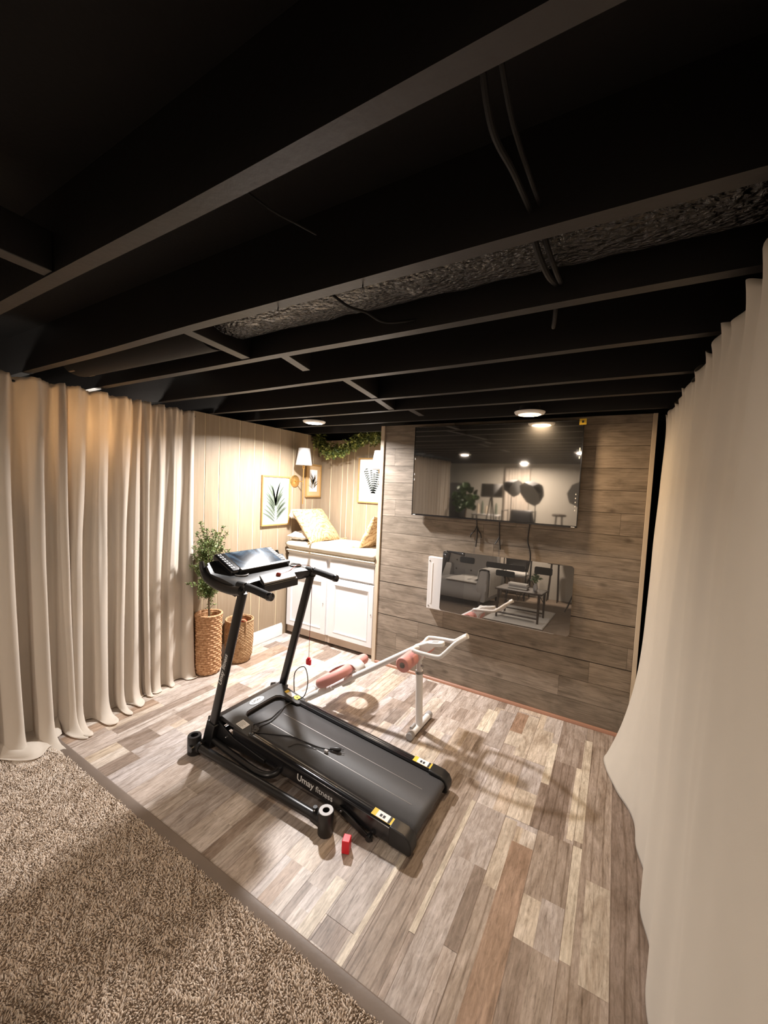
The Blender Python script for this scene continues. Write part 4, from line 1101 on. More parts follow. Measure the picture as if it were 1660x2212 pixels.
def rail(y_in, y_out, name='side_rail'):
    s = 1 if y_out > y_in else -1
    prof = [(0.0, -0.004), (0.0, 0.010), (0.004, 0.014), (0.012, 0.015), (0.014, 0.0125), (0.016, 0.015), (0.024, 0.0155), (0.026, 0.013), (0.028, 0.0155), (0.036, 0.0145), (0.044, 0.010), (0.048, 0.004), (0.048, -0.062), (0.0, -0.062)]
    bm = BM(); w_ = abs(y_out - y_in) / 0.048
    xs = (-1.70, -0.70)
    R0 = [bm.verts.new((xs[0], y_in + s * a * w_, dz(xs[0]) + h)) for a, h in prof]; R1 = [bm.verts.new((xs[1], y_in + s * a * w_, dz(xs[1]) + h)) for a, h in prof]
    n = len(prof)
    for k in range(n): bm.faces.new((R0[k], R0[(k + 1) % n], R1[(k + 1) % n], R1[k]))
    bm.faces.new(R0); bm.faces.new(R1[::-1])
    return obj(name, bm, 'gloss_black', tm, smooth=0.5)
rn = rail(YN, 1.387); rf = rail(YF, 1.838)
def end_cap(y_in, y_out):
    s = 1 if y_out > y_in else -1; bm = BM()
    side = [(-0.72, dz(-0.72) - 0.064), (-0.72, dz(-0.72) + 0.017), (-0.655, dz(-0.655) + 0.016), (-0.628, dz(-0.63) + 0.004), (-0.615, dz(-0.62) - 0.020), (-0.615, 0.026), (-0.625, 0.016), (-0.70, 0.020)]
    prism(bm, [(x, y_in, z) for x, z in side], (0, (y_out - y_in), 0))
    return obj('end_cap', bm, 'black_plastic', tm, bevel=0.005)
ec1 = end_cap(YN + 0.006, 1.382); ec2 = end_cap(YF - 0.006, 1.843)
# stickers on the rear of the rails
def sticker(y0, y1, par):
    zt = lambda x: dz(x) + 0.0160
    def pad(x0, x1, a, b_, m, h, nm):
        bm = BM(); prism(bm, [(x0, a, zt(x0) + h), (x1, a, zt(x1) + h), (x1, b_, zt(x1) + h), (x0, b_, zt(x0) + h)], (0, 0, 0.0006)); return obj(nm, bm, m, par, smooth=0)
    x0, x1 = -0.815, -0.705
    pad(x0, x1, y0, y1, 'orange_yellow', 0.0, 'warning_sticker')
    pad(x0 + 0.022, x1 - 0.030, y0 + .001, y1 - .001, 'paper_white', 0.0007, 'sticker_panel')
    pad(x1 - 0.030, x1 - 0.020, y0 + .001, y1 - .001, 'ink_black', 0.0007, 'sticker_band')
    for q in (0.037, 0.052): pad(x0 + q, x0 + q + 0.010, y0 + 0.010, y1 - 0.014, 'ink_black', 0.0014, 'small_mark')
sticker(1.392, 1.430, rn); sticker(1.792, 1.832, rf)
# letters on the near rail face and on the near upright
yo = 1.3862
rdir = Vector((1, 0, -0.0737))
bm = text_bm('Umay', 0.045, (-1.235, yo, dz(-1.235) - 0.040), rdir, (0, 0, 1), bold=0.0006); obj('lettering', bm, 'letter_white', rn, smooth=0)
bm = text_bm('fitness', 0.040, (-1.118, yo, dz(-1.118) - 0.040), rdir, (0, 0, 1)); obj('lettering', bm, 'letter_white', rn, smooth=0)
# motor hood with a notch over the belt
def hz(x):
    if x < -1.80: q = (-1.80 - x) / 0.075; return 0.205 - 0.002 - 0.03 * q ** 2.2
    return 0.203 - 0.19 * (x + 1.80) * (1.0)
def hood():
    bm = BM(); y0, y1 = 1.392, 1.842
    notch = [(-1.595, 1.475), (-1.68, 1.482), (-1.722, 1.492), (-1.738, 1.515), (-1.740, 1.55), (-1.740, 1.70), (-1.736, 1.735), (-1.718, 1.758), (-1.68, 1.766), (-1.595, 1.772)]
    poly = [(-1.80, y0), (-1.59, y0), (-1.585, y0 + 0.02), (-1.585, 1.465)] + notch + [(-1.585, 1.782), (-1.585, y1 - 0.02), (-1.59, y1), (-1.80, y1)]
    zt = lambda x: hz(x)
    a = [bm.verts.new((x, y, zt(x))) for x, y in poly]; b_ = [bm.verts.new((x, y, dz(x) + 0.006 if 1.43 < y < 1.79 else dz(x) + 0.012)) for x, y in poly]
    bm.faces.new(a); n = len(a)
    for i in range(n - 1): bm.faces.new((a[i], b_[i], b_[i + 1], a[i + 1]))
    # rounded front
    xs = [-1.80, -1.82, -1.84, -1.855, -1.868, -1.876]; prev = None
    for x in xs:
        ring = [bm.verts.new((x, y0 + 0.0, 0.10)), bm.verts.new((x, y0, hz(x) - 0.006)), bm.verts.new((x, y0 + 0.01, hz(x))), bm.verts.new((x, y1 - 0.01, hz(x))), bm.verts.new((x, y1, hz(x) - 0.006)), bm.verts.new((x, y1, 0.10))]
        if prev:
            for k in range(5): bm.faces.new((prev[k], prev[k + 1], ring[k + 1], ring[k]))
        prev = ring
    low = [bm.verts.new((-1.88, y0 + 0.005, 0.08)), bm.verts.new((-1.88, y1 - 0.005, 0.08))]
    bm.faces.new((prev[0], prev[1], prev[2], prev[3], prev[4], prev[5], low[1], low[0]))
    return bm
hd = obj('motor_hood', hood(), 'hood_plastic', tm, smooth=0.6, bevel=0.003)
bm = BM(); nn = [(-1.68, 1.4835), (-1.721, 1.4935), (-1.737, 1.516), (-1.7385, 1.55), (-1.7385, 1.70), (-1.735, 1.734), (-1.717, 1.7565), (-1.68, 1.7645)]
A = [bm.verts.new((x, y, hz(x) - 0.004)) for x, y in nn]; B_ = [bm.verts.new((x + 0.0, y, dz(x) + 0.006)) for x, y in nn]
for i in range(len(nn) - 1): bm.faces.new((A[i], A[i + 1], B_[i + 1], B_[i]))
rc = obj('hood_recess', bm, 'recess_plastic', tm, smooth=0.6); sd = rc.modifiers.new('t', 'SOLIDIFY'); sd.thickness = 0.002; sd.offset = 1
# oval badge
bm = BM(); cxb, cyb = -1.772, 1.615
ring = [(cxb + 0.022 * math.cos(a), cyb + 0.052 * math.sin(a)) for a in np.linspace(0, 2 * PI, 40, endpoint=False)]
prism(bm, [(x, y, 0.2045 - 0.19 * (x + 1.80)) for x, y in ring], (0, 0, 0.001)); bd = obj('oval_badge', bm, 'paper_white', hd, smooth=0)
bm = text_bm('UMAY', 0.024, (cxb + 0.007, cyb - 0.036, 0.2062 - 0.19 * (cxb + 0.007 + 1.80)), (0, 1, 0), (-1, 0, 0.19)); obj('lettering', bm, 'ink_black', bd, smooth=0)
# white spec label at near end, labels at far end
def hood_label(x0, x1, y0, y1, m, nm, h=0.0008, par=hd):
    bm = BM(); f = lambda x: 0.2035 - 0.19 * (x + 1.80) + h
    prism(bm, [(x0, y0, f(x0)), (x1, y0, f(x1)), (x1, y1, f(x1)), (x0, y1, f(x0))], (0, 0, 0.0006)); return obj(nm, bm, m, par, smooth=0)
l1 = hood_label(-1.70, -1.645, 1.405, 1.455, 'paper_white', 'spec_label')
for k in range(5): hood_label(-1.695, -1.665 + 0.006 * (k % 2), 1.411 + k * 0.008, 1.4135 + k * 0.008, 'grey_cap', 'print_line', 0.0016, l1)
hood_label(-1.725, -1.705, 1.795, 1.825, 'orange_yellow', 'warning_label'); hood_label(-1.703, -1.655, 1.790, 1.825, 'paper_white', 'warning_label')
bm = BM(); prism(bm, [(-1.632 + 0.020 * math.cos(a), 1.812 + 0.020 * math.sin(a), 0.2045 - 0.19 * (-1.632 + 0.020 * math.cos(a) + 1.80)) for a in np.linspace(0, 2 * PI, 28, endpoint=False)], (0, 0, 0.001))
yl = obj('round_label', bm, 'yellow', hd, smooth=0)
bm = BM(); prism(bm, [(-1.632 + 0.005 * math.cos(a), 1.812 + 0.005 * math.sin(a), 0.206 - 0.19 * (-1.632 + 1.80)) for a in np.linspace(0, 2 * PI, 16, endpoint=False)], (0, 0, 0.001)); obj('round_label_mark', bm, 'ink_black', yl, smooth=0)
# lower frame: side plates at the hood, base tubes, wheels
def side_plate(y0, y1):
    bm = BM()
    prism(bm, [(-1.93, y0, 0.02), (-1.90, y0, 0.175), (-1.86, y0, 0.19), (-1.80, y0, 0.17), (-1.68, y0, 0.125), (-1.45, y0, 0.095), (-1.45, y0, 0.075), (-1.75, y0, 0.06), (-1.84, y0, 0.015)], (0, y1 - y0, 0))
    return obj('side_plate', bm, 'black_metal', tm, bevel=0.003)
side_plate(1.378, 1.390); side_plate(1.844, 1.856)
for x, z in ((-1.868, 0.155), (-1.845, 0.155), (-1.86, 0.115), (-1.74, 0.11), (-1.87, 0.07)):
    bm = BM(); lathe(bm, (x, 1.377, z), [(0.0, -0.006), (0.005, -0.005), (0.0055, 0.001)], 12, 'y'); obj('bolt', bm, 'chrome', tm)
def base_side(y, yy):
    bm = BM(); tube(bm, [(-1.885, y, 0.05), (-1.00, y, 0.05)], 0.0205, 16); obj('base_tube', bm, 'black_metal', tm)
    for x, rtop in ((-1.905, 0.0), (-0.985, 0.0)):
        bm = BM(); R_ = 0.036 if x < -1.5 else 0.034
        lathe(bm, (x, y, 0.0), [(0.0, 0.003), (R_ * 0.9, 0.003), (R_, 0.008), (R_, 0.098), (R_ * 0.94, 0.105), (R_ * 0.55, 0.105), (R_ * 0.50, 0.098), (R_ * 0.5, 0.07), (0, 0.07)], 28, cap=False)
        ft = obj('foot_post', bm, 'black_plastic', tm, smooth=0.7)
        if x > -1.5:
            bm = BM(); lathe(bm, (x, y, 0.105), [(R_ * 0.9, 0.0), (R_ * 0.9, 0.003), (R_ * 0.45, 0.003), (R_ * 0.45, 0.0)], 28, cap=False); obj('washer', bm, 'grey_cap', ft)
        bm = BM(); tube(bm, [(x, y, 0.05), (x + (0.06 if x < -1.5 else -0.07), y, 0.05)], [0.030, 0.024], 16); obj('tube_sleeve', bm, 'black_plastic', tm)
base_side(1.300, 1)
bm = BM(); tube(bm, [(-1.885, 1.90, 0.05), (-1.30, 1.86, 0.05)], 0.0205, 16); obj('base_tube', bm, 'black_metal', tm)
bm = BM(); lathe(bm, (-1.045, 1.30, 0.072), [(0.0, 0.022), (0.010, 0.022), (0.012, 0.018), (0.009, 0.014), (0.012, 0.010), (0.009, 0.006), (0.009, -0.002)], 16); tube(bm, [(-1.03, 1.30, 0.088), (-1.01, 1.303, 0.092)], 0.005, 8)
obj('adjusting_knob', bm, 'gloss_black', tm)
bm = BM(); tube(bm, [(-1.885, 1.26, 0.05), (-1.885, 1.96, 0.05)], 0.018, 14); obj('cross_tube', bm, 'black_metal', tm)
# folding U tube beside the deck
bm = BM(); tube(bm, smooth_path([(-1.87, 1.365, 0.075), (-1.70, 1.352, 0.066), (-1.50, 1.340, 0.058), (-1.43, 1.340, 0.058), (-1.385, 1.350, 0.062), (-1.36, 1.375, 0.070), (-1.36, 1.40, 0.078)], 7), 0.0165, 14); obj('folding_tube', bm, 'black_metal', tm)
# rear foot lever with roller
for y, s in ((1.378, -1), (1.846, 1)):
    bm = BM(); prism(bm, [(-0.985, y, 0.060), (-0.955, y, 0.078), (-0.93, y, 0.072), (-0.80, y, 0.020), (-0.79, y, 0.006), (-0.815, y, 0.002), (-0.86, y, 0.014), (-0.94, y, 0.042)], (0, 0.008 * s, 0)); lv = obj('foot_lever', bm, 'black_metal', tm, bevel=0.002)
    bm = BM(); lathe(bm, (-0.808, y + 0.004 * s, 0.016), [(0.0, -0.012), (0.013, -0.012), (0.014, 0.0), (0.013, 0.012), (0, 0.012)], 18, 'y'); obj('roller', bm, 'gloss_black', lv)
    bm = BM(); lathe(bm, (-0.955, y + 0.008 * s, 0.066), [(0.0, -0.006), (0.005, -0.005), (0.0055, 0.001)], 12, 'y'); obj('bolt', bm, 'chrome', lv)
# uprights
UPR = ((1.368, -1), (1.892, 1))
for y, s in UPR:
    a = Vector((-1.868, y, 0.045)); b_ = Vector((-1.625, y, 0.935))
    bm = BM(); d = (b_ - a).normalized(); xx = Vector((0, 1, 0)); yy = d.cross(xx).normalized()
    prof = []
    for k in range(20):
        an = 2 * PI * k / 20; cu = math.copysign(abs(math.cos(an)) ** 0.7, math.cos(an)); su = math.copysign(abs(math.sin(an)) ** 0.7, math.sin(an))
        prof.append(xx * 0.016 * cu + yy * 0.027 * su)
    R0 = [bm.verts.new(a + q) for q in prof]; R1 = [bm.verts.new(b_ + q) for q in prof]
    for k in range(20): bm.faces.new((R0[k], R0[(k + 1) % 20], R1[(k + 1) % 20], R1[k]))
    bm.faces.new(R0[::-1]); bm.faces.new(R1)
    u = obj('upright', bm, 'black_metal', tm, smooth=0.8)
    bm = BM(); c0 = a - d * 0.02; bk = [xx * sx * 0.024 + yy * sy_ * 0.036 for sx, sy_ in ((-1, -1), (1, -1), (1, 1), (-1, 1))]
    lo = [bm.verts.new(c0 + q) for q in bk]; hi = [bm.verts.new(a + d * 0.13 + q * 0.92) for q in bk]
    for k in range(4): bm.faces.new((lo[k], lo[(k + 1) % 4], hi[(k + 1) % 4], hi[k]))
    bm.faces.new(lo[::-1]); bm.faces.new(hi)
    for q in bm.verts: q.co.z = max(q.co.z, 0.006)
    obj('upright_foot', bm, 'black_plastic', tm, bevel=0.006)
    if s < 0:
        o_ = a + d * 0.375 + yy * -0.0 + xx * -0.0168
        # lettering runs up the near face
        side_up = d.cross(Vector((0, -1, 0)))
        upv = Vector((0, -1, 0)).cross(d)
        bm = text_bm('Umay fitness', 0.036, o_ - upv.normalized() * 0.010, d, upv, shear=0.2, bold=0.0004); obj('lettering', bm, 'letter_white', u, smooth=0)
# handlebars
for y, s in UPR:
    bm = BM(); tube(bm, smooth_path([(-1.66, y, 0.968), (-1.60, y, 0.966), (-1.52, y, 0.958), (-1.43, y, 0.945)], 5), 0.0195, 18)
    h = obj('handlebar', bm, 'foam_black', tm, smooth=1.0)
    bm = BM(); lathe(bm, (-1.43, y, 0.945), [(0.021, -0.012), (0.0225, 0.0), (0.020, 0.012), (0.0, 0.014)], 20, 'x'); obj('end_cap', bm, 'gloss_black', h)
    bm = BM(); lathe(bm, (-1.60, y, 0.9655), [(0.0198, -0.008), (0.0225, -0.004), (0.0225, 0.004), (0.0198, 0.008)], 20, 'x', cap=False); obj('collar', bm, 'gloss_black', h)
# console: a curved tray carried between the uprights, display box above
def loft(bm, rings, closed=True):
    R_ = [[bm.verts.new(p) for p in r] for r in rings]
    n = len(R_[0])
    for a, b_ in zip(R_, R_[1:]):
        for k in range(n if closed else n - 1): bm.faces.new((a[k], a[(k + 1) % n], b_[(k + 1) % n], b_[k]))
    bm.faces.new(R_[0][::-1]); bm.faces.new(R_[-1])
bm = BM(); rings = []
for i in range(25):
    q = i / 24; y = 1.348 + (1.912 - 1.348) * q; e = abs(2 * q - 1)
    xf = -1.605 - 0.05 * (1 - e ** 4)            # front edge, pulled back in the middle
    xb = -1.94 + 0.05 * e ** 6; th = 0.030 + 0.016 * e ** 3
    er = 0.018 * max(0, (e - 0.9) / 0.1)
    rings.append([(xf - er, y, 0.962 - th * 0.7), (xf, y, 0.968 - er), (xf - 0.03, y, 0.978 - er), (-1.76, y, 0.985), (-1.86, y, 0.998), (xb, y, 1.035), (xb - 0.012, y, 1.045 - er), (xb - 0.016, y, 1.03), (xb + 0.01, y, 0.975), (-1.86, y, 0.955), (-1.75, y, 0.940 - th * 0.3), (-1.66, y, 0.935 - th * 0.6)])
loft(bm, rings)
con = obj('console_tray', bm, 'black_plastic', tm, smooth=0.8)
# swept side arms
for y0 in (1.352, 1.908):
    bm = BM(); tube(bm, smooth_path([(-1.615, y0, 0.945), (-1.70, y0, 0.938), (-1.80, y0, 0.945), (-1.88, y0, 0.968), (-1.93, y0, 1.01), (-1.945, y0, 1.055)], 6), [0.026] * 20 + [0.024, 0.022, 0.02, 0.019, 0.018, 0.017, 0.016, 0.015, 0.013, 0.011, 0.01], 14)
    obj('side_arm', bm, 'black_plastic', tm, smooth=1)
# display box
TL = Vector((-1.945, 1.425, 1.088)); TR = Vector((-1.945, 1.852, 1.088)); BL = Vector((-1.775, 1.425, 1.008)); BR = Vector((-1.775, 1.852, 1.008))
ex = (BL - TL).normalized(); ey = Vector((0, 1, 0)); ez = ey.cross(ex) * -1
if ez.z < 0: ez = -ez
ctr = (TL + BR) / 2; Lx = (BL - TL).length / 2; Ly = (TR - TL).length / 2
def slab(bm, u0, u1, v0, v1, w0, w1, taper=0.0):
    vs = [bm.verts.new(ctr + ex * u + ey * v + ez * w_) for u in (u0, u1) for v in (v0 + 0, v1 - 0) for w_ in (w0, w1)]
    for f in ((0, 1, 3, 2), (4, 6, 7, 5), (0, 4, 5, 1), (2, 3, 7, 6), (0, 2, 6, 4), (1, 5, 7, 3)): bm.faces.new([vs[i] for i in f])
bm = BM(); slab(bm, -Lx, Lx, -Ly, Ly, -0.040, 0); disp = obj('display_box', bm, 'gloss_black', tm, bevel=0.012)
bm = BM(); slab(bm, Lx - 0.012, Lx + 0.014, -Ly + 0.045, Ly - 0.004, -0.034, 0.012); obj('tablet_ledge', bm, 'black_plastic', disp, bevel=0.005)
bm = BM(); slab(bm, -Lx + 0.012, Lx - 0.018, -Ly + 0.060, Ly - 0.045, 0.0, 0.0015); obj('screen_border', bm, 'white_plastic', disp, smooth=0)
bm = BM(); slab(bm, -Lx + 0.014, Lx - 0.020, -Ly + 0.062, Ly - 0.047, 0.0016, 0.003); scr = obj('screen', bm, 'screen', disp, smooth=0)
bm = text_bm('FITNESS', 0.012, ctr + ex * 0.035 + ey * -0.02 + ez * 0.0032, ey, -ex, extrude=0.0001); obj('screen_lettering', bm, 'letter_white', scr, smooth=0)
# rows of key legends at both sides
for sgn, vv in ((-1, -Ly + 0.014), (1, Ly - 0.036)):
    for k in range(7):
        for c in range(2):
            bm = BM(); u = -Lx + 0.018 + k * 0.021; slab(bm, u, u + 0.012, vv + c * 0.014, vv + c * 0.014 + 0.009, 0.0, 0.0012); obj('key', bm, 'grey_cap', disp, smooth=0)
# cup holders and accessory tray
for xc_, y in ((-1.765, 1.474), (-1.735, 1.870)):
    bm = BM(); lathe(bm, (xc_, y, 0.9875), [(0.038, -0.002), (0.038, 0.003), (0.033, 0.004), (0.031, -0.01), (0.030, -0.03), (0, -0.03)], 32, cap=False); cu = obj('cup_holder', bm, 'grey_metal', tm, smooth=0.6)
bm = BM(); prism(bm, [(-1.690, 1.535, 0.972), (-1.587, 1.475, 0.956), (-1.581, 1.713, 0.956), (-1.678, 1.786, 0.972)], (0, 0, 0.012)); pt = obj('control_plate', bm, 'grey_metal', tm, bevel=0.003)
bm = BM(); prism(bm, [(-1.70, 1.52, 0.930), (-1.579, 1.468, 0.912), (-1.573, 1.722, 0.912), (-1.69, 1.79, 0.930)], (0, 0, 0.0435)); obj('control_housing', bm, 'black_plastic', tm, bevel=0.006)
# safety key: red magnet on the plate, cord over the right handlebar, red clip hanging
bm = BM(); lathe(bm, (-1.635, 1.625, 0.976), [(0.0, 0.0), (0.013, 0.0), (0.015, 0.006), (0.013, 0.013), (0.007, 0.018), (0.0, 0.019)], 20); key = obj('safety_key', bm, 'red_dark', tm)
bm = BM(); tube(bm, smooth_path([(-1.635, 1.64, 0.982), (-1.66, 1.74, 0.984), (-1.70, 1.84, 0.992), (-1.68, 1.90, 0.99), (-1.65, 1.925, 0.97), (-1.645, 1.93, 0.85), (-1.648, 1.93, 0.6), (-1.650, 1.93, 0.38)], 6), 0.0018, 6)
kc = obj('safety_cord', bm, 'red_dark', tm)
bm = BM(); box(bm, -1.668, -1.632, 1.922, 1.938, 0.335, 0.372); box(bm, -1.660, -1.640, 1.922, 1.938, 0.372, 0.384); obj('clip', bm, 'red_plastic', kc, bevel=0.004)
# power cord lying over the belt
def zb(x): return dz(x) + 0.005
cordA = [(-1.70, 1.86, 0.15), (-1.72, 1.88, 0.28), (-1.66, 1.90, 0.33), (-1.60, 1.87, 0.27), (-1.59, 1.83, 0.19), (-1.63, 1.79, 0.165), (-1.64, 1.74, zb(-1.64) + .004), (-1.635, 1.66, zb(-1.63)), (-1.62, 1.58, zb(-1.62)), (-1.64, 1.51, zb(-1.64)),
         (-1.62, 1.45, zb(-1.6) + 0.03), (-1.59, 1.425, zb(-1.59) + 0.02), (-1.57, 1.46, zb(-1.57)), (-1.50, 1.50, zb(-1.5)), (-1.42, 1.545, zb(-1.42)), (-1.33, 1.56, zb(-1.33)), (-1.25, 1.575, zb(-1.25)), (-1.19, 1.60, zb(-1.19))]
bm = BM(); tube(bm, smooth_path(cordA, 6), 0.0032, 8); cord = obj('power_cord', bm, 'cable_black', tm)
bm = BM(); tube(bm, smooth_path([(-1.645, 1.72, zb(-1.645)), (-1.62, 1.66, zb(-1.62) + .006), (-1.60, 1.57, zb(-1.6)), (-1.61, 1.50, zb(-1.61)), (-1.60, 1.45, zb(-1.60) + .01)], 6), 0.0032, 8)
tube(bm, smooth_path([(-1.38, 1.475, zb(-1.38)), (-1.36, 1.52, zb(-1.36)), (-1.30, 1.545, zb(-1.30)), (-1.22, 1.575, zb(-1.22))], 6), 0.0022, 8)
obj('cord_loop', bm, 'cable_black', cord)
bm = BM(); dd = Vector((0.5, 0.22, 0)).normalized(); p0 = Vector((-1.20, 1.597, zb(-1.2) + 0.006))
tube(bm, [p0, p0 + dd * 0.02, p0 + dd * 0.045, p0 + dd * 0.058], [0.005, 0.009, 0.012, 0.008], 12)
for s in (-1, 1):
    q = p0 + dd * 0.056 + Vector((-dd.y, dd.x, 0)) * 0.006 * s; tube(bm, [q, q + dd * 0.018], 0.0018, 6)
obj('plug', bm, 'cable_black', cord)
bm = BM(); box(bm, -1.215, -1.195, 1.565, 1.578, zb(-1.2) - 0.001, zb(-1.2) + 0.010); obj('cord_tag', bm, 'grey_cap', cord, bevel=0.001)

# ================================================================== AB TRAINER
ab = thing('exercise_machine', 'white and pink ab trainer machine between the treadmill and the board wall', 'exercise machine', (-0.97, 2.21, 0))
axis_b = Vector((-1.03, 2.20, 0.505)); low = Vector((-1.72, 2.03, 0.05))
low2 = low + (low - axis_b).normalized() * 0.10
dirb = (axis_b - low).normalized()
bm = BM(); tube(bm, [low2, axis_b], 0.0185, 18); beam = obj('slide_beam', bm, 'white_metal', ab)
bm = BM(); tube(bm, [low, low + dirb * 0.20], 0.023, 18); obj('beam_sleeve', bm, 'white_plastic', ab)
bm = BM(); tube(bm, [(low2.x, 1.88, 0.022), (low2.x, 2.19, 0.022)], 0.019, 16); obj('rear_foot', bm, 'white_metal', ab)
for y in (1.88, 2.19):
    bm = BM(); lathe(bm, (low2.x, y, 0.022), [(0.0, -0.016), (0.0215, -0.014), (0.0215, 0.014), (0, 0.016)], 20, 'y'); obj('foot_cap', bm, 'grey_cap', ab)
bm = BM(); tube(bm, [(-0.97, 2.09, 0.024), (-0.968, 2.345, 0.024)], 0.020, 18); obj('front_foot', bm, 'white_metal', ab)
for y in (2.085, 2.35):
    bm = BM(); prof = [(0.0, -0.018), (0.022, -0.018), (0.0235, -0.012), (0.0235, 0.012), (0.022, 0.018), (0, 0.018)]; lathe(bm, (-0.97, y, 0.024), prof, 12, 'y'); obj('foot_cap', bm, 'grey_cap', ab)
bm = BM(); tube(bm, [(-0.985, 2.12, 0.046), (-0.985, 2.17, 0.046)], 0.010, 10); obj('transport_wheel', bm, 'grey_cap', ab)
bm = BM(); tube(bm, [(-0.968, 2.20, 0.030), (-0.985, 2.20, 0.38)], 0.0225, 18); post = obj('post', bm, 'white_metal', ab)
bm = BM(); tube(bm, [(-0.985, 2.20, 0.375), (-0.99, 2.20, 0.47)], 0.0175, 16); obj('inner_post', bm, 'white_metal', ab)
bm = BM(); tube(bm, [(-0.985, 2.20, 0.362), (-0.9855, 2.20, 0.378)], 0.0255, 18); tube(bm, [(-0.985, 2.20, 0.415), (-0.955, 2.19, 0.415)], [0.005, 0.008], 10); obj('height_pin', bm, 'grey_metal', ab)
# head bracket
bm = BM(); prism(bm, [(-1.06, 2.175, 0.475), (-1.03, 2.175, 0.53), (-0.94, 2.175, 0.575), (-0.87, 2.175, 0.585), (-0.90, 2.175, 0.54), (-0.95, 2.175, 0.50), (-0.975, 2.175, 0.44), (-1.01, 2.175, 0.44)], (0, 0.05, 0)); obj('head_bracket', bm, 'white_plastic', ab, bevel=0.008)
# foam rollers
bm = BM(); tube(bm, [(-1.01, 2.00, 0.475), (-1.01, 2.40, 0.475)], 0.012, 14); obj('roller_axle', bm, 'grey_metal', ab)
for y0, y1 in ((2.01, 2.145), (2.255, 2.39)):
    bm = BM(); lathe(bm, (-1.01, 0, 0.475), [(0.014, y0), (0.040, y0), (0.045, y0 + 0.006), (0.045, y1 - 0.006), (0.040, y1), (0.014, y1)], 28, 'y', cap=False); rl = obj('foam_roller', bm, 'pink_foam', ab, smooth=0.7)
    bm = BM(); lathe(bm, (-1.01, 0, 0.475), [(0.0, y0 - 0.004), (0.016, y0 - 0.003), (0.018, y0 + 0.002)], 18, 'y'); obj('axle_cap', bm, 'grey_metal', rl)
# handle loop
hl = [(-0.985, 2.165, 0.535), (-0.985, 2.10, 0.548), (-0.97, 2.085, 0.545), (-0.90, 2.08, 0.545), (-0.82, 2.085, 0.548), (-0.79, 2.10, 0.570), (-0.745, 2.14, 0.625), (-0.705, 2.18, 0.655), (-0.70, 2.20, 0.660), (-0.705, 2.22, 0.655), (-0.745, 2.26, 0.625), (-0.79, 2.30, 0.585), (-0.82, 2.315, 0.570), (-0.90, 2.32, 0.562), (-0.97, 2.315, 0.555), (-0.985, 2.30, 0.55), (-0.985, 2.235, 0.535)]
bm = BM(); tube(bm, smooth_path(hl, 5), 0.0125, 14); hb = obj('handle_loop', bm, 'white_metal', ab, smooth=1)
bm = BM(); tube(bm, [(-0.715, 2.20, 0.652), (-0.690, 2.20, 0.668)], 0.016, 14); obj('loop_joint', bm, 'white_plastic', hb)
bm = BM(); tube(bm, [(-0.93, 2.20, 0.55), (-0.905, 2.20, 0.560)], 0.012, 12); obj('counter_stem', bm, 'white_plastic', ab)
bm = BM(); ring = [(0.058 * math.copysign(abs(math.cos(a)) ** 0.6, math.cos(a)), 0.030 * math.copysign(abs(math.sin(a)) ** 0.6, math.sin(a))) for a in np.linspace(0, 2 * PI, 36, endpoint=False)]
prism(bm, [(-0.885 + u * 0.97, 2.20 + v, 0.563 + u * 0.18) for u, v in ring], (-0.004, 0, 0.022)); cn = obj('rep_counter', bm, 'white_plastic', ab, bevel=0.004)
bm = BM(); prism(bm, [(-0.905, 2.185, 0.5822), (-0.870, 2.185, 0.5885), (-0.870, 2.213, 0.5885), (-0.905, 2.213, 0.5822)], (0, 0, 0.001)); obj('counter_display', bm, 'grey_cap', cn, smooth=0)
# sliding knee carriage: two foam loops seen edge-on, with a strap over the middle
cc = low + dirb * 0.285; cc = Vector((-1.545, 2.17, 0.235))
e1 = Vector((0.83, 0.0, 0.557)).normalized(); e2 = Vector((0, 1, 0)); e3 = e1.cross(e2)
if e3.z < 0: e3 = -e3
for s in (-1, 1):
    bm = BM(); pts = []
    for k in range(33):
        a = 2 * PI * k / 32
        u = 0.105 * math.cos(a); v = s * (0.095 + 0.095 * math.sin(a) * 1.0)
        pts.append(cc + e1 * u + e2 * v)
    # closed foam ring
    n = len(pts) - 1; seg = 14; rings = []
    for i in range(n):
        d = (pts[(i + 1) % n] - pts[i - 1]).normalized(); x = e3; y = d.cross(x).normalized()
        rings.append([bm.verts.new(pts[i] + x * 0.034 * math.cos(2 * PI * k / seg) + y * 0.033 * math.sin(2 * PI * k / seg)) for k in range(seg)])
    for i in range(n):
        a, b_ = rings[i], rings[(i + 1) % n]
        for k in range(seg): bm.faces.new((a[k], a[(k + 1) % seg], b_[(k + 1) % seg], b_[k]))
    obj('knee_pad', bm, 'pink_foam', ab, smooth=2)
bm = BM()
sp2 = [(-0.150, -0.045)]
for k in range(11):
    a = -0.5 * PI * 0.9 + PI * 0.9 * k / 10
    sp2.append((0.142 * math.sin(a), 0.043 * math.cos(a)))
sp2 += [(0.152, -0.02), (0.150, -0.065)]
A = [bm.verts.new(cc + e1 * u + e3 * w_ + e2 * -0.050) for u, w_ in sp2]; B_ = [bm.verts.new(cc + e1 * u + e3 * w_ + e2 * 0.050) for u, w_ in sp2]
for i in range(len(sp2) - 1): bm.faces.new((A[i], A[i + 1], B_[i + 1], B_[i]))
stp = obj('pad_strap', bm, 'white_plastic', ab, smooth=2); sd = stp.modifiers.new('t', 'SOLIDIFY'); sd.thickness = 0.004
bm = BM(); kq = cc - e3 * 0.05 + Vector((0, -0.02, 0))
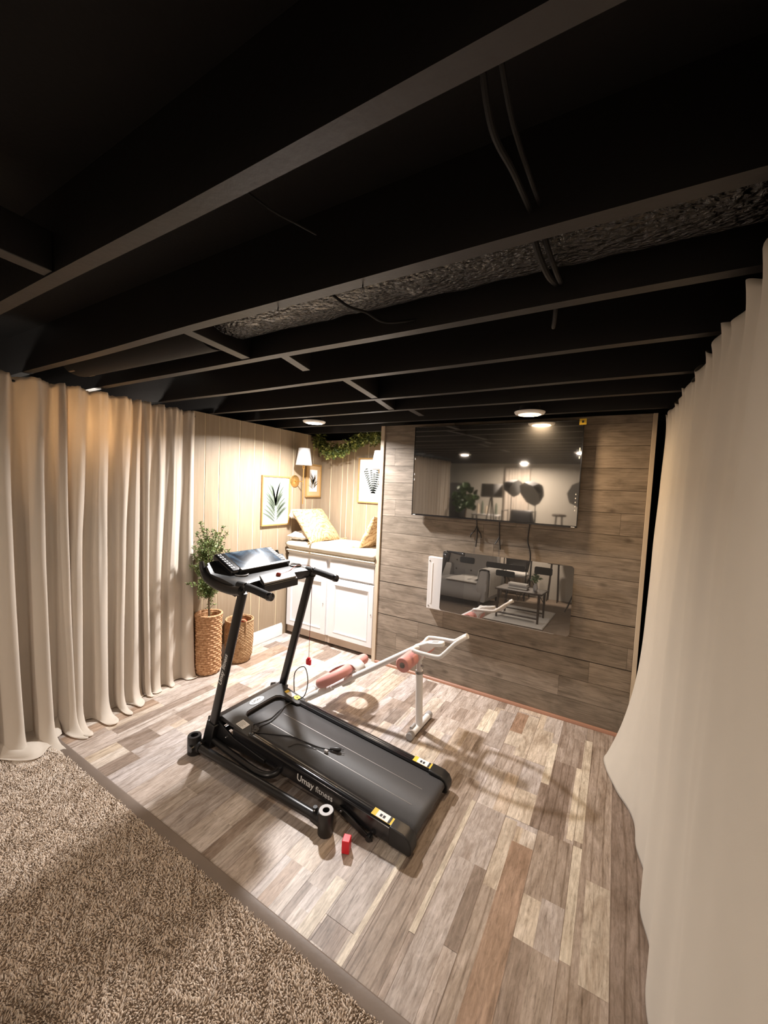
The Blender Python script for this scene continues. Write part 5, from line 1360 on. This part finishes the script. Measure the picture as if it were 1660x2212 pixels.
prism(bm, [kq + e1 * -0.05 + e3 * 0.03 + e2 * -0.03, kq + e1 * 0.09 + e3 * 0.03 + e2 * -0.03, kq + e1 * 0.10 + e3 * -0.02 + e2 * -0.03, kq + e1 * 0.05 + e3 * -0.05 + e2 * -0.03, kq + e1 * -0.02 + e3 * -0.045 + e2 * -0.03], (0, 0.06, 0))
obj('carriage', bm, 'white_plastic', ab, bevel=0.008)

# red block on the floor
bm = BM(); obox(bm, (-0.862, 1.285, 0.0285), (0.016, 0.020, 0.027), (0, 0, 0.35))
tag(obj('red_block', bm, 'red_plastic', loc=(-0.862, 1.285, 0.001), bevel=0.003), 'small red block standing on the planks in front of the treadmill', 'block')

# ================================================================== TELEVISION AND FIREPLACE
tilt = math.radians(0.5)
tvc = Vector((-0.80, 2.800, 1.645)); TW, TH = 1.184, 0.686
tv = thing('television', 'large black flat television mounted on the board wall', 'television', (tvc.x, tvc.y, tvc.z - TH / 2))
Rt = Matrix.Rotation(tilt, 3, 'X')
def tvb(bm, x0, x1, y0, y1, z0, z1):
    v, f = box(bm, x0, x1, y0, y1, z0, z1)
    for q in v: q.co = Rt @ q.co + tvc
bm = BM(); tvb(bm, -TW / 2, TW / 2, 0.0012, 0.028, -TH / 2, TH / 2); tvb(bm, -0.30, 0.30, 0.028, 0.045, -0.25, 0.20); obj('housing', bm, 'black_plastic', tv, bevel=0.002)
bm = BM(); tvb(bm, -TW / 2 + 0.004, TW / 2 - 0.004, 0.0, 0.0012, -TH / 2 + 0.012, TH / 2 - 0.004); obj('screen', bm, 'tv_glass', tv, smooth=0)
bm = BM()
tvb(bm, -TW / 2, TW / 2, -0.003, 0.0, -TH / 2, -TH / 2 + 0.010); tvb(bm, -TW / 2, TW / 2, -0.003, 0.0, TH / 2 - 0.004, TH / 2)
tvb(bm, -TW / 2, -TW / 2 + 0.004, -0.003, 0.0, -TH / 2, TH / 2); tvb(bm, TW / 2 - 0.004, TW / 2, -0.003, 0.0, -TH / 2, TH / 2); obj('bezel', bm, 'gloss_black', tv, smooth=0)
for x in (-TW / 2 + 0.012, TW / 2 - 0.035):
    bm = BM(); tvb(bm, x, x + 0.022, -0.0036, -0.0030, -TH / 2 + 0.003, -TH / 2 + 0.007); obj('badge', bm, 'paper_white', tv, smooth=0)
bm = BM(); tvb(bm, TW / 2 - 0.028, TW / 2 + 0.012, -0.0045, -0.0032, TH / 2 - 0.030, TH / 2 + 0.008); stt = obj('energy_sticker', bm, 'orange_yellow', tv, smooth=0)
bm = BM(); tvb(bm, TW / 2 - 0.014, TW / 2 - 0.002, -0.0050, -0.0045, TH / 2 - 0.018, TH / 2 - 0.004); obj('small_mark', bm, 'ink_black', stt, smooth=0)
for k in range(5):  # short white dashes along both side edges of the screen
    bm = BM(); z = -0.235 + 0.026 * k; tvb(bm, TW / 2 - 0.022, TW / 2 - 0.017, -0.0006, -0.0001, z, z + 0.008); obj('small_mark', bm, 'paper_white', tv, smooth=0)
for k, z in enumerate((0.155, 0.135, 0.10)):
    bm = BM(); tvb(bm, TW / 2 - 0.018, TW / 2 - 0.012, -0.0006, -0.0001, z, z + 0.014 * (1 + k % 2)); obj('small_mark', bm, 'paper_white', tv, smooth=0)
for z in (0.09, -0.03, -0.07):
    bm = BM(); tvb(bm, -TW / 2 + 0.008, -TW / 2 + 0.013, -0.0006, -0.0001, z, z + 0.016); obj('small_mark', bm, 'paper_white', tv, smooth=0)
# straps and cord below
def strand(pts, r, name, label, mat='cable_black', extra=None):
    bm = BM(); tube(bm, smooth_path(pts, 6), r, 8)
    for e in (extra or []): tube(bm, smooth_path(e, 5), r * 0.8, 6)
    return tag(obj(name, bm, mat, loc=pts[0]), label, 'cable')
yw = YT - 0.012
strand([(-0.875, yw - .02, 1.31), (-0.876, yw, 1.26), (-0.870, yw, 1.20), (-0.874, yw, 1.10)], 0.0045, 'cable_tail', 'frayed black cable tails hanging below the television, left bunch', extra=[[(-0.876, yw, 1.26), (-0.89, yw, 1.22), (-0.915, yw, 1.19), (-0.918, yw, 1.165)], [(-0.876, yw, 1.26), (-0.86, yw, 1.22), (-0.845, yw, 1.20), (-0.838, yw, 1.17)]])
strand([(-0.708, yw - .02, 1.31), (-0.709, yw, 1.24), (-0.704, yw, 1.17), (-0.695, yw, 1.10)], 0.0045, 'cable_tail', 'frayed black cable tails hanging below the television, middle bunch', extra=[[(-0.708, yw, 1.19), (-0.72, yw, 1.16), (-0.735, yw, 1.135)]])
strand([(-0.50, yw - .02, 1.31), (-0.51, yw, 1.22), (-0.508, yw, 1.17), (-0.488, yw, 1.10), (-0.487, yw, 1.04)], 0.0045, 'power_cable', 'dark cord running from the television down to the black glass fireplace')
# electric fireplace: white steel body with a black glass front leaning back
fp = thing('electric_fireplace', 'wall electric fireplace with black mirror-like glass front and white metal body', 'fireplace', (-0.68, YT, 0.57))
bm = BM(); box(bm, -1.235, -0.30, YT - 0.040, YT - 0.002, 0.578, 0.985); bd = obj('body', bm, 'white_metal', fp, bevel=0.003)
bm = BM(); box(bm, -1.205, -1.195, YT - 0.0425, YT - 0.040, 0.62, 0.94); obj('body_rib', bm, 'white_paint', bd, smooth=0, bevel=0.001)
for x, z in ((-1.222, 0.955), (-1.218, 0.60)):
    bm = BM(); lathe(bm, (x, YT - 0.0405, z), [(0.0, -0.003), (0.005, -0.002), (0.006, 0.0)], 12, 'y'); obj('screw', bm, 'grey_metal', bd)
FC = Vector((-0.658, 2.800, 0.823)); FW, FH = 0.906, 0.460; Rf = Matrix.Rotation(math.radians(-2.8), 3, 'X')
def fb(bm, x0, x1, y0, y1, z0, z1):
    v, f = box(bm, x0, x1, y0, y1, z0, z1)
    for q in v: q.co = Rf @ q.co + FC
bm = BM()
rad_ = 0.022; out = []
for cx_, cz_, a0 in ((FW / 2 - rad_, FH / 2 - rad_, 0), (-FW / 2 + rad_, FH / 2 - rad_, PI / 2), (-FW / 2 + rad_, -FH / 2 + rad_, PI), (FW / 2 - rad_, -FH / 2 + rad_, 1.5 * PI)):
    for k in range(7): a = a0 + k * PI / 12; out.append(Vector((cx_ + rad_ * math.cos(a), 0, cz_ + rad_ * math.sin(a))))
prism(bm, [Rf @ p + FC for p in out], Rf @ Vector((0, 0.006, 0))); gl = obj('glass_front', bm, 'fire_glass', fp, smooth=0)
bm = BM(); fb(bm, -0.43, 0.36, 0.008, 0.024, -0.18, 0.19); obj('mounting_frame', bm, 'black_metal', fp, smooth=0)
bm = BM(); fb(bm, -0.27, 0.25, -0.0012, -0.0004, -0.175, 0.11); obj('flame_window', bm, 'fire_inner', fp, smooth=0)
def rslot(x0, x1, z0, z1, m='dark_void', nm='vent_slot'):
    bm = BM(); r = 0.010; o2 = []
    for cx_, cz_, a0 in ((x1 - r, z1 - r, 0), (x0 + r, z1 - r, PI / 2), (x0 + r, z0 + r, PI), (x1 - r, z0 + r, 1.5 * PI)):
        for k in range(5): a = a0 + k * PI / 8; o2.append(Vector((cx_ + r * math.cos(a), -0.0022, cz_ + r * math.sin(a))))
    prism(bm, [Rf @ p + FC for p in o2], Rf @ Vector((0, 0.002, 0))); obj(nm, bm, m, fp, smooth=0)
rslot(0.212, 0.325, 0.148, 0.198); rslot(-0.315, -0.205, 0.155, 0.200); rslot(-0.045, 0.085, 0.098, 0.140)
rslot(-0.118, 0.150, 0.148, 0.188, 'black_plastic', 'heat_outlet')

# ================================================================== FURNITURE BEHIND THE CAMERA (seen in the glass)
# coffee table
t = thing('coffee_table', 'dark legged coffee table with a pale top, mirrored in the fireplace glass', 'table', (-1.05, -0.40, 0))
bm = BM(); soft = box(bm, -1.42, -0.78, -0.72, -0.12, 0.415, 0.44); obj('tabletop', bm, 'dark_wood', t, bevel=0.008)
for x, y in ((-1.38, -0.68), (-0.82, -0.68), (-1.38, -0.16), (-0.82, -0.16)):
    bm = BM(); tube(bm, [(x, y, 0.026), (x * 0.98 - .02, y, 0.416)], [0.014, 0.019], 12)
    for q in bm.verts: q.co.z = min(max(q.co.z, 0.026), 0.414)
    obj('leg', bm, 'dark_wood', t)
bm = BM(); tube(bm, [(-1.37, -0.17, 0.09), (-0.82, -0.17, 0.09)], 0.012, 10); tube(bm, [(-1.37, -0.67, 0.09), (-0.82, -0.67, 0.09)], 0.012, 10); obj('stretcher', bm, 'dark_wood', t)
for k, (dx, dz_) in enumerate(((0, 0), (0.01, 0.026), (-0.008, 0.050))):
    bm = BM(); box(bm, -1.28 + dx, -1.02 + dx, -0.50, -0.32, 0.441 + dz_, 0.441 + dz_ + 0.022)
    tag(obj('book', bm, 'throw_white' if k != 1 else 'sofa_grey', loc=(-1.15 + dx, -0.41, 0.441 + dz_), bevel=0.002), ('pale book at the bottom of the stack on the coffee table', 'grey book in the middle of the stack on the coffee table', 'pale book at the top of the stack on the coffee table')[k], 'book', 'books on the coffee table')
t = thing('leafy_vase', 'small vase of leaves on the coffee table, mirrored in the fireplace glass', 'vase', (-0.92, -0.42, 0.441))
bm = BM(); lathe(bm, (-0.92, -0.42, 0.441), [(0.0, 0), (0.025, 0), (0.035, 0.04), (0.02, 0.10), (0.022, 0.11)], 20, cap=False); obj('vase', bm, 'grey_cap', t)
bm = BM(); leaves(bm, [(-0.92, -0.42, 0.58), (-0.91, -0.40, 0.62), (-0.93, -0.43, 0.65)], 22, 0.05, 0.014, 0.02, rt, -0.8); obj('foliage', bm, 'dark_leaf', t, smooth=0)
# sofa
t = thing('sofa', 'grey tufted sofa behind the camera, mirrored in the fireplace glass', 'sofa', (-2.15, -0.95, 0))
bm = BM(); soft_slab(bm, -2.62, -1.70, -1.35, -0.45, 0.12, 0.40, 30, 24, 0.05, 0.004, 3); obj('seat', bm, 'sofa_grey', t, smooth=1.2)
bm = BM(); soft_slab(bm, -2.62, -1.72, -1.62, -1.36, 0.12, 0.84, 30, 10, 0.06, 0.006, 5); bk = obj('backrest', bm, 'sofa_grey', t, smooth=1.2)
for x in (-2.45, -2.17, -1.89):
    for z in (0.50, 0.66):
        bm = BM(); lathe(bm, (x, -1.352, z), [(0.0, -0.002), (0.012, -0.002), (0.014, 0.006)], 12, 'y'); pass
        bm.transform(Matrix.Identity(4)); obj('button', bm, 'dark_wood', bk)
for x in (-2.62, -1.76):
    bm = BM(); soft_slab(bm, x - 0.03, x + 0.13, -1.60, -0.44, 0.12, 0.60, 8, 20, 0.04, 0.004, 8); obj('armrest', bm, 'sofa_grey', t, smooth=1.2)
for x in (-2.58, -1.74):
    for y in (-1.55, -0.50):
        bm = BM(); tube(bm, [(x, y, 0.003), (x, y, 0.13)], [0.014, 0.02], 10); obj('leg', bm, 'dark_wood', t)
bm = BM(); soft_slab(bm, -2.30, -1.78, -1.28, -0.42, 0.40, 0.43, 24, 24, 0.012, 0.010, 6); tag(obj('throw_blanket', bm, 'throw_white', loc=(-2.0, -0.85, 0.40), smooth=1.2), 'white throw blanket spread on the sofa seat, mirrored in the fireplace glass', 'blanket')
bm = BM(); prof = [(-1.98, 0.436), (-1.86, 0.438), (-1.815, 0.46), (-1.808, 0.60), (-1.77, 0.625), (-1.70, 0.63), (-1.635, 0.62), (-1.615, 0.56), (-1.612, 0.20)]
A = []
for j in range(25):
    y = -1.28 + 0.72 * j / 24; A.append([bm.verts.new((x + 0.012 * noise.noise(Vector((x * 9, y * 7, 1))), y, z + 0.008 * noise.noise(Vector((x * 8, y * 9, 4))) + 0.004)) for x, z in prof])
for a, b_ in zip(A, A[1:]):
    for k in range(len(prof) - 1): bm.faces.new((a[k], a[k + 1], b_[k + 1], b_[k]))
dr = tag(obj('throw_blanket', bm, 'throw_white', loc=(-1.7, -0.9, 0.62), smooth=2), 'white throw draped over the sofa arm, mirrored in the fireplace glass', 'blanket'); sd = dr.modifiers.new('t', 'SOLIDIFY'); sd.thickness = 0.006
bm = BM(); soft_slab(bm, -1.50, -0.72, -1.35, 0.06, 0.004, 0.024, 40, 50, 0.01, 0.003, 2)
tag(obj('area_rug', bm, 'throw_white', loc=(-1.1, -0.6, 0.003), smooth=1.2), 'pale rug under the coffee table, mirrored at the foot of the fireplace glass', 'rug')
# plant with big leaves
t = thing('leafy_plant', 'big leafy plant on a thin stem, mirrored in the television', 'plant', (-2.50, -1.78, 0))
bm = BM(); lathe(bm, (-2.50, -1.78, 0.003), [(0.0, 0), (0.11, 0), (0.14, 0.24), (0.13, 0.25), (0.12, 0.2), (0, 0.2)], 28, cap=False); obj('pot', bm, 'grey_cap', t)
bm = BM(); tube(bm, smooth_path([(-2.50, -1.78, 0.2), (-2.52, -1.78, 0.6), (-2.50, -1.78, 1.10), (-2.47, -1.78, 1.34)], 4), 0.014, 10); obj('stem', bm, 'bark', t)
bm = BM(); pr_ = random.Random(3)
for k in range(64):
    c = Vector((-2.56 + pr_.gauss(0, 0.10), -1.78 + pr_.gauss(0, 0.12), 1.29 + pr_.gauss(0, 0.11)))
    n_ = Vector((pr_.gauss(0, 1), pr_.gauss(0.8, 1), pr_.gauss(0.6, .8))).normalized(); x, y = frame_of(n_); R_ = pr_.uniform(0.05, 0.10)
    vs = [bm.verts.new(c + x * R_ * math.cos(a) + y * R_ * 0.8 * math.sin(a) + n_ * 0.02 * math.cos(2 * a)) for a in np.linspace(0, 2 * PI, 10, endpoint=False)]
    bm.faces.new(vs)
obj('foliage', bm, 'dark_leaf', t, smooth=0)
# tripod lamp
lx, ly = -2.13, -2.18
t = thing('tripod_lamp', 'tripod floor lamp with a wide grey drum shade, mirrored in the television', 'floor lamp', (lx, ly, 0))
bm = BM(); lathe(bm, (lx, ly, 0), [(0.21, 1.34), (0.20, 1.60), (0.198, 1.60), (0.208, 1.34), (0.21, 1.34)], 40, cap=False); obj('drum_shade', bm, 'shade_grey', t)
for k in range(3):
    a = 0.4 + k * 2.094; bm = BM(); tube(bm, [(lx + 0.02 * math.cos(a), ly + 0.02 * math.sin(a), 1.32), (lx + 0.21 * math.cos(a), ly + 0.21 * math.sin(a), 0.008)], 0.012, 10); obj('leg', bm, 'dark_wood', t)
bm = BM(); tube(bm, [(lx, ly, 1.28), (lx, ly, 1.45)], 0.02, 12)
for a in (0.3, 2.4, 4.5): tube(bm, [(lx, ly, 1.40), (lx + 0.208 * math.cos(a), ly + 0.208 * math.sin(a), 1.40)], 0.003, 6)
obj('socket', bm, 'black_metal', t)
# softboxes on stands
def softbox(x, y, z, size, yaw, pitch, label):
    t = thing('softbox', label, 'studio light', (x, y, 0), 'studio lights behind the camera')
    R_ = Matrix.Rotation(yaw, 3, 'Z') @ Matrix.Rotation(pitch, 3, 'X')
    bm = BM(); n = 8; c = Vector((x, y, z))
    back = [bm.verts.new(c + R_ @ Vector((0.04 * math.cos(2 * PI * k / n), -0.16, 0.04 * math.sin(2 * PI * k / n)))) for k in range(n)]
    mid = [bm.verts.new(c + R_ @ Vector((size * 0.72 * math.cos(2 * PI * k / n), -0.04, size * 0.72 * math.sin(2 * PI * k / n)))) for k in range(n)]
    fr = [bm.verts.new(c + R_ @ Vector((size * math.cos(2 * PI * k / n), 0.14, size * math.sin(2 * PI * k / n)))) for k in range(n)]
    for a, b_ in ((back, mid), (mid, fr)):
        for k in range(n): bm.faces.new((a[k], a[(k + 1) % n], b_[(k + 1) % n], b_[k]))
    bm.faces.new(back); obj('hood', bm, 'softbox_grey', t, smooth=0)
    bm = BM(); vs = [bm.verts.new(c + R_ @ Vector((size * 0.98 * math.cos(2 * PI * k / n), 0.13, size * 0.98 * math.sin(2 * PI * k / n)))) for k in range(n)]; bm.faces.new(vs); obj('diffuser', bm, 'softbox_white', t, smooth=0)
    bm = BM(); sx, sy2 = x + 0.0, y - 0.12; tube(bm, [(sx, sy2, 0.25), (sx, sy2, z - 0.05), tuple(c + R_ @ Vector((0, -0.15, 0)))], 0.009, 10); obj('stand', bm, 'black_metal', t)
    for k in range(3):
        a = k * 2.094; bm = BM(); tube(bm, [(sx, sy2, 0.45), (sx + 0.28 * math.cos(a), sy2 + 0.28 * math.sin(a), 0.008)], 0.007, 8); obj('leg', bm, 'black_metal', t)
softbox(-1.76, -2.12, 1.56, 0.17, math.radians(-60), math.radians(-15), 'smaller octagonal softbox turned sideways beside the drum lamp, mirrored in the television')
softbox(-1.30, -2.05, 1.50, 0.25, math.radians(40), math.radians(-30), 'larger octagonal softbox in the middle of the television reflection')
softbox(-0.48, -1.80, 1.45, 0.22, math.radians(20), math.radians(10), 'softbox at the far right of the television reflection')
# metal-framed arm chair
t = thing('arm_chair', 'black chair with thin metal frame, mirrored low in the television', 'chair', (-1.60, -2.30, 0))
bm = BM(); soft_slab(bm, -1.85, -1.38, -2.52, -2.08, 0.42, 0.50, 16, 16, 0.03, 0.004); obj('seat', bm, 'throw_white', t, smooth=1.2)
bm = BM(); soft_slab(bm, -1.85, -1.38, -2.62, -2.55, 0.50, 1.10, 16, 4, 0.03, 0.004); obj('backrest', bm, 'black_plastic', t, smooth=1.2)
bm = BM()
for x in (-1.88, -1.35):
    tube(bm, smooth_path([(x, -2.55, 0.01), (x, -2.55, 1.0), (x, -2.50, 1.08), (x, -2.12, 1.08), (x, -2.06, 1.0), (x, -2.06, 0.01)], 5), 0.010, 8)
tube(bm, [(-1.88, -2.06, 0.44), (-1.35, -2.06, 0.44)], 0.008, 8); tube(bm, [(-1.88, -2.55, 0.44), (-1.35, -2.55, 0.44)], 0.008, 8)
obj('frame', bm, 'black_metal', t, smooth=1)
# bar stool by the wall
t = thing('bar_stool', 'small dark stool with two round tiers standing against the pale wall behind the camera', 'stool', (-0.93, -2.62, 0))
for z, r, nm in ((1.02, 0.13, 'seat'), (0.72, 0.15, 'shelf')):
    bm = BM(); lathe(bm, (-0.93, -2.62, z), [(0.0, 0), (r * 0.9, 0.0), (r, 0.012), (r, 0.028), (r * 0.9, 0.04), (0, 0.04)], 30); obj(nm, bm, 'dark_wood', t)
for k in range(4):
    a = PI / 4 + k * PI / 2; bm = BM(); tube(bm, [(-0.93 + 0.07 * math.cos(a), -2.62 + 0.07 * math.sin(a), 1.02), (-0.93 + 0.13 * math.cos(a), -2.62 + 0.13 * math.sin(a), 0.006)], 0.010, 8); obj('leg', bm, 'dark_wood', t)
# sideboard with white top and small objects
t = thing('side_table', 'white topped side table under the drum lamp, mirrored in the television', 'table', (-2.34, -2.63, 0))
bm = BM(); box(bm, -2.62, -2.07, -2.80, -2.46, 0.94, 0.965); obj('tabletop', bm, 'white_paint', t, bevel=0.003)
for x in (-2.59, -2.10):
    for y in (-2.77, -2.49):
        bm = BM(); box(bm, x - 0.015, x + 0.015, y - 0.015, y + 0.015, 0.004, 0.94); obj('leg', bm, 'sofa_grey', t, smooth=0)
for k, (x, h_) in enumerate(((-2.52, 0.22), (-2.43, 0.28), (-2.34, 0.18), (-2.14, 0.24))):
    bm = BM(); lathe(bm, (x, -2.62, 0.967), [(0.0, 0), (0.026, 0), (0.028, 0.02), (0.024, h_ * 0.8), (0.012, h_ * 0.9), (0.012, h_), (0, h_)], 18)
    tag(obj('bottle', bm, 'leaf_print' if k % 2 else 'light_trim', loc=(x, -2.62, 0.967)), ['shortish tan bottle at the left end of the side table', 'tallest green-grey bottle on the side table', 'shortest tan bottle on the side table', 'green-grey bottle alone at the right end of the side table'][k], 'bottle', 'bottles on the side table')
# window curtain far back
curtain('curtain', 'bright sheer curtain on the far wall behind the camera, mirrored behind the studio lights', -2.0, -1.5, 0, 1.95, 77, 0.02, 8, 0.0, mat='curtain', nu=120, nv=6)
far_c = [o for o in C.objects if o.get('label', '').startswith('bright sheer')][0]
far_c.rotation_euler = (0, 0, PI / 2); far_c.location = (-1.80, -2.84, 0)
print('objects', len(bpy.data.objects))
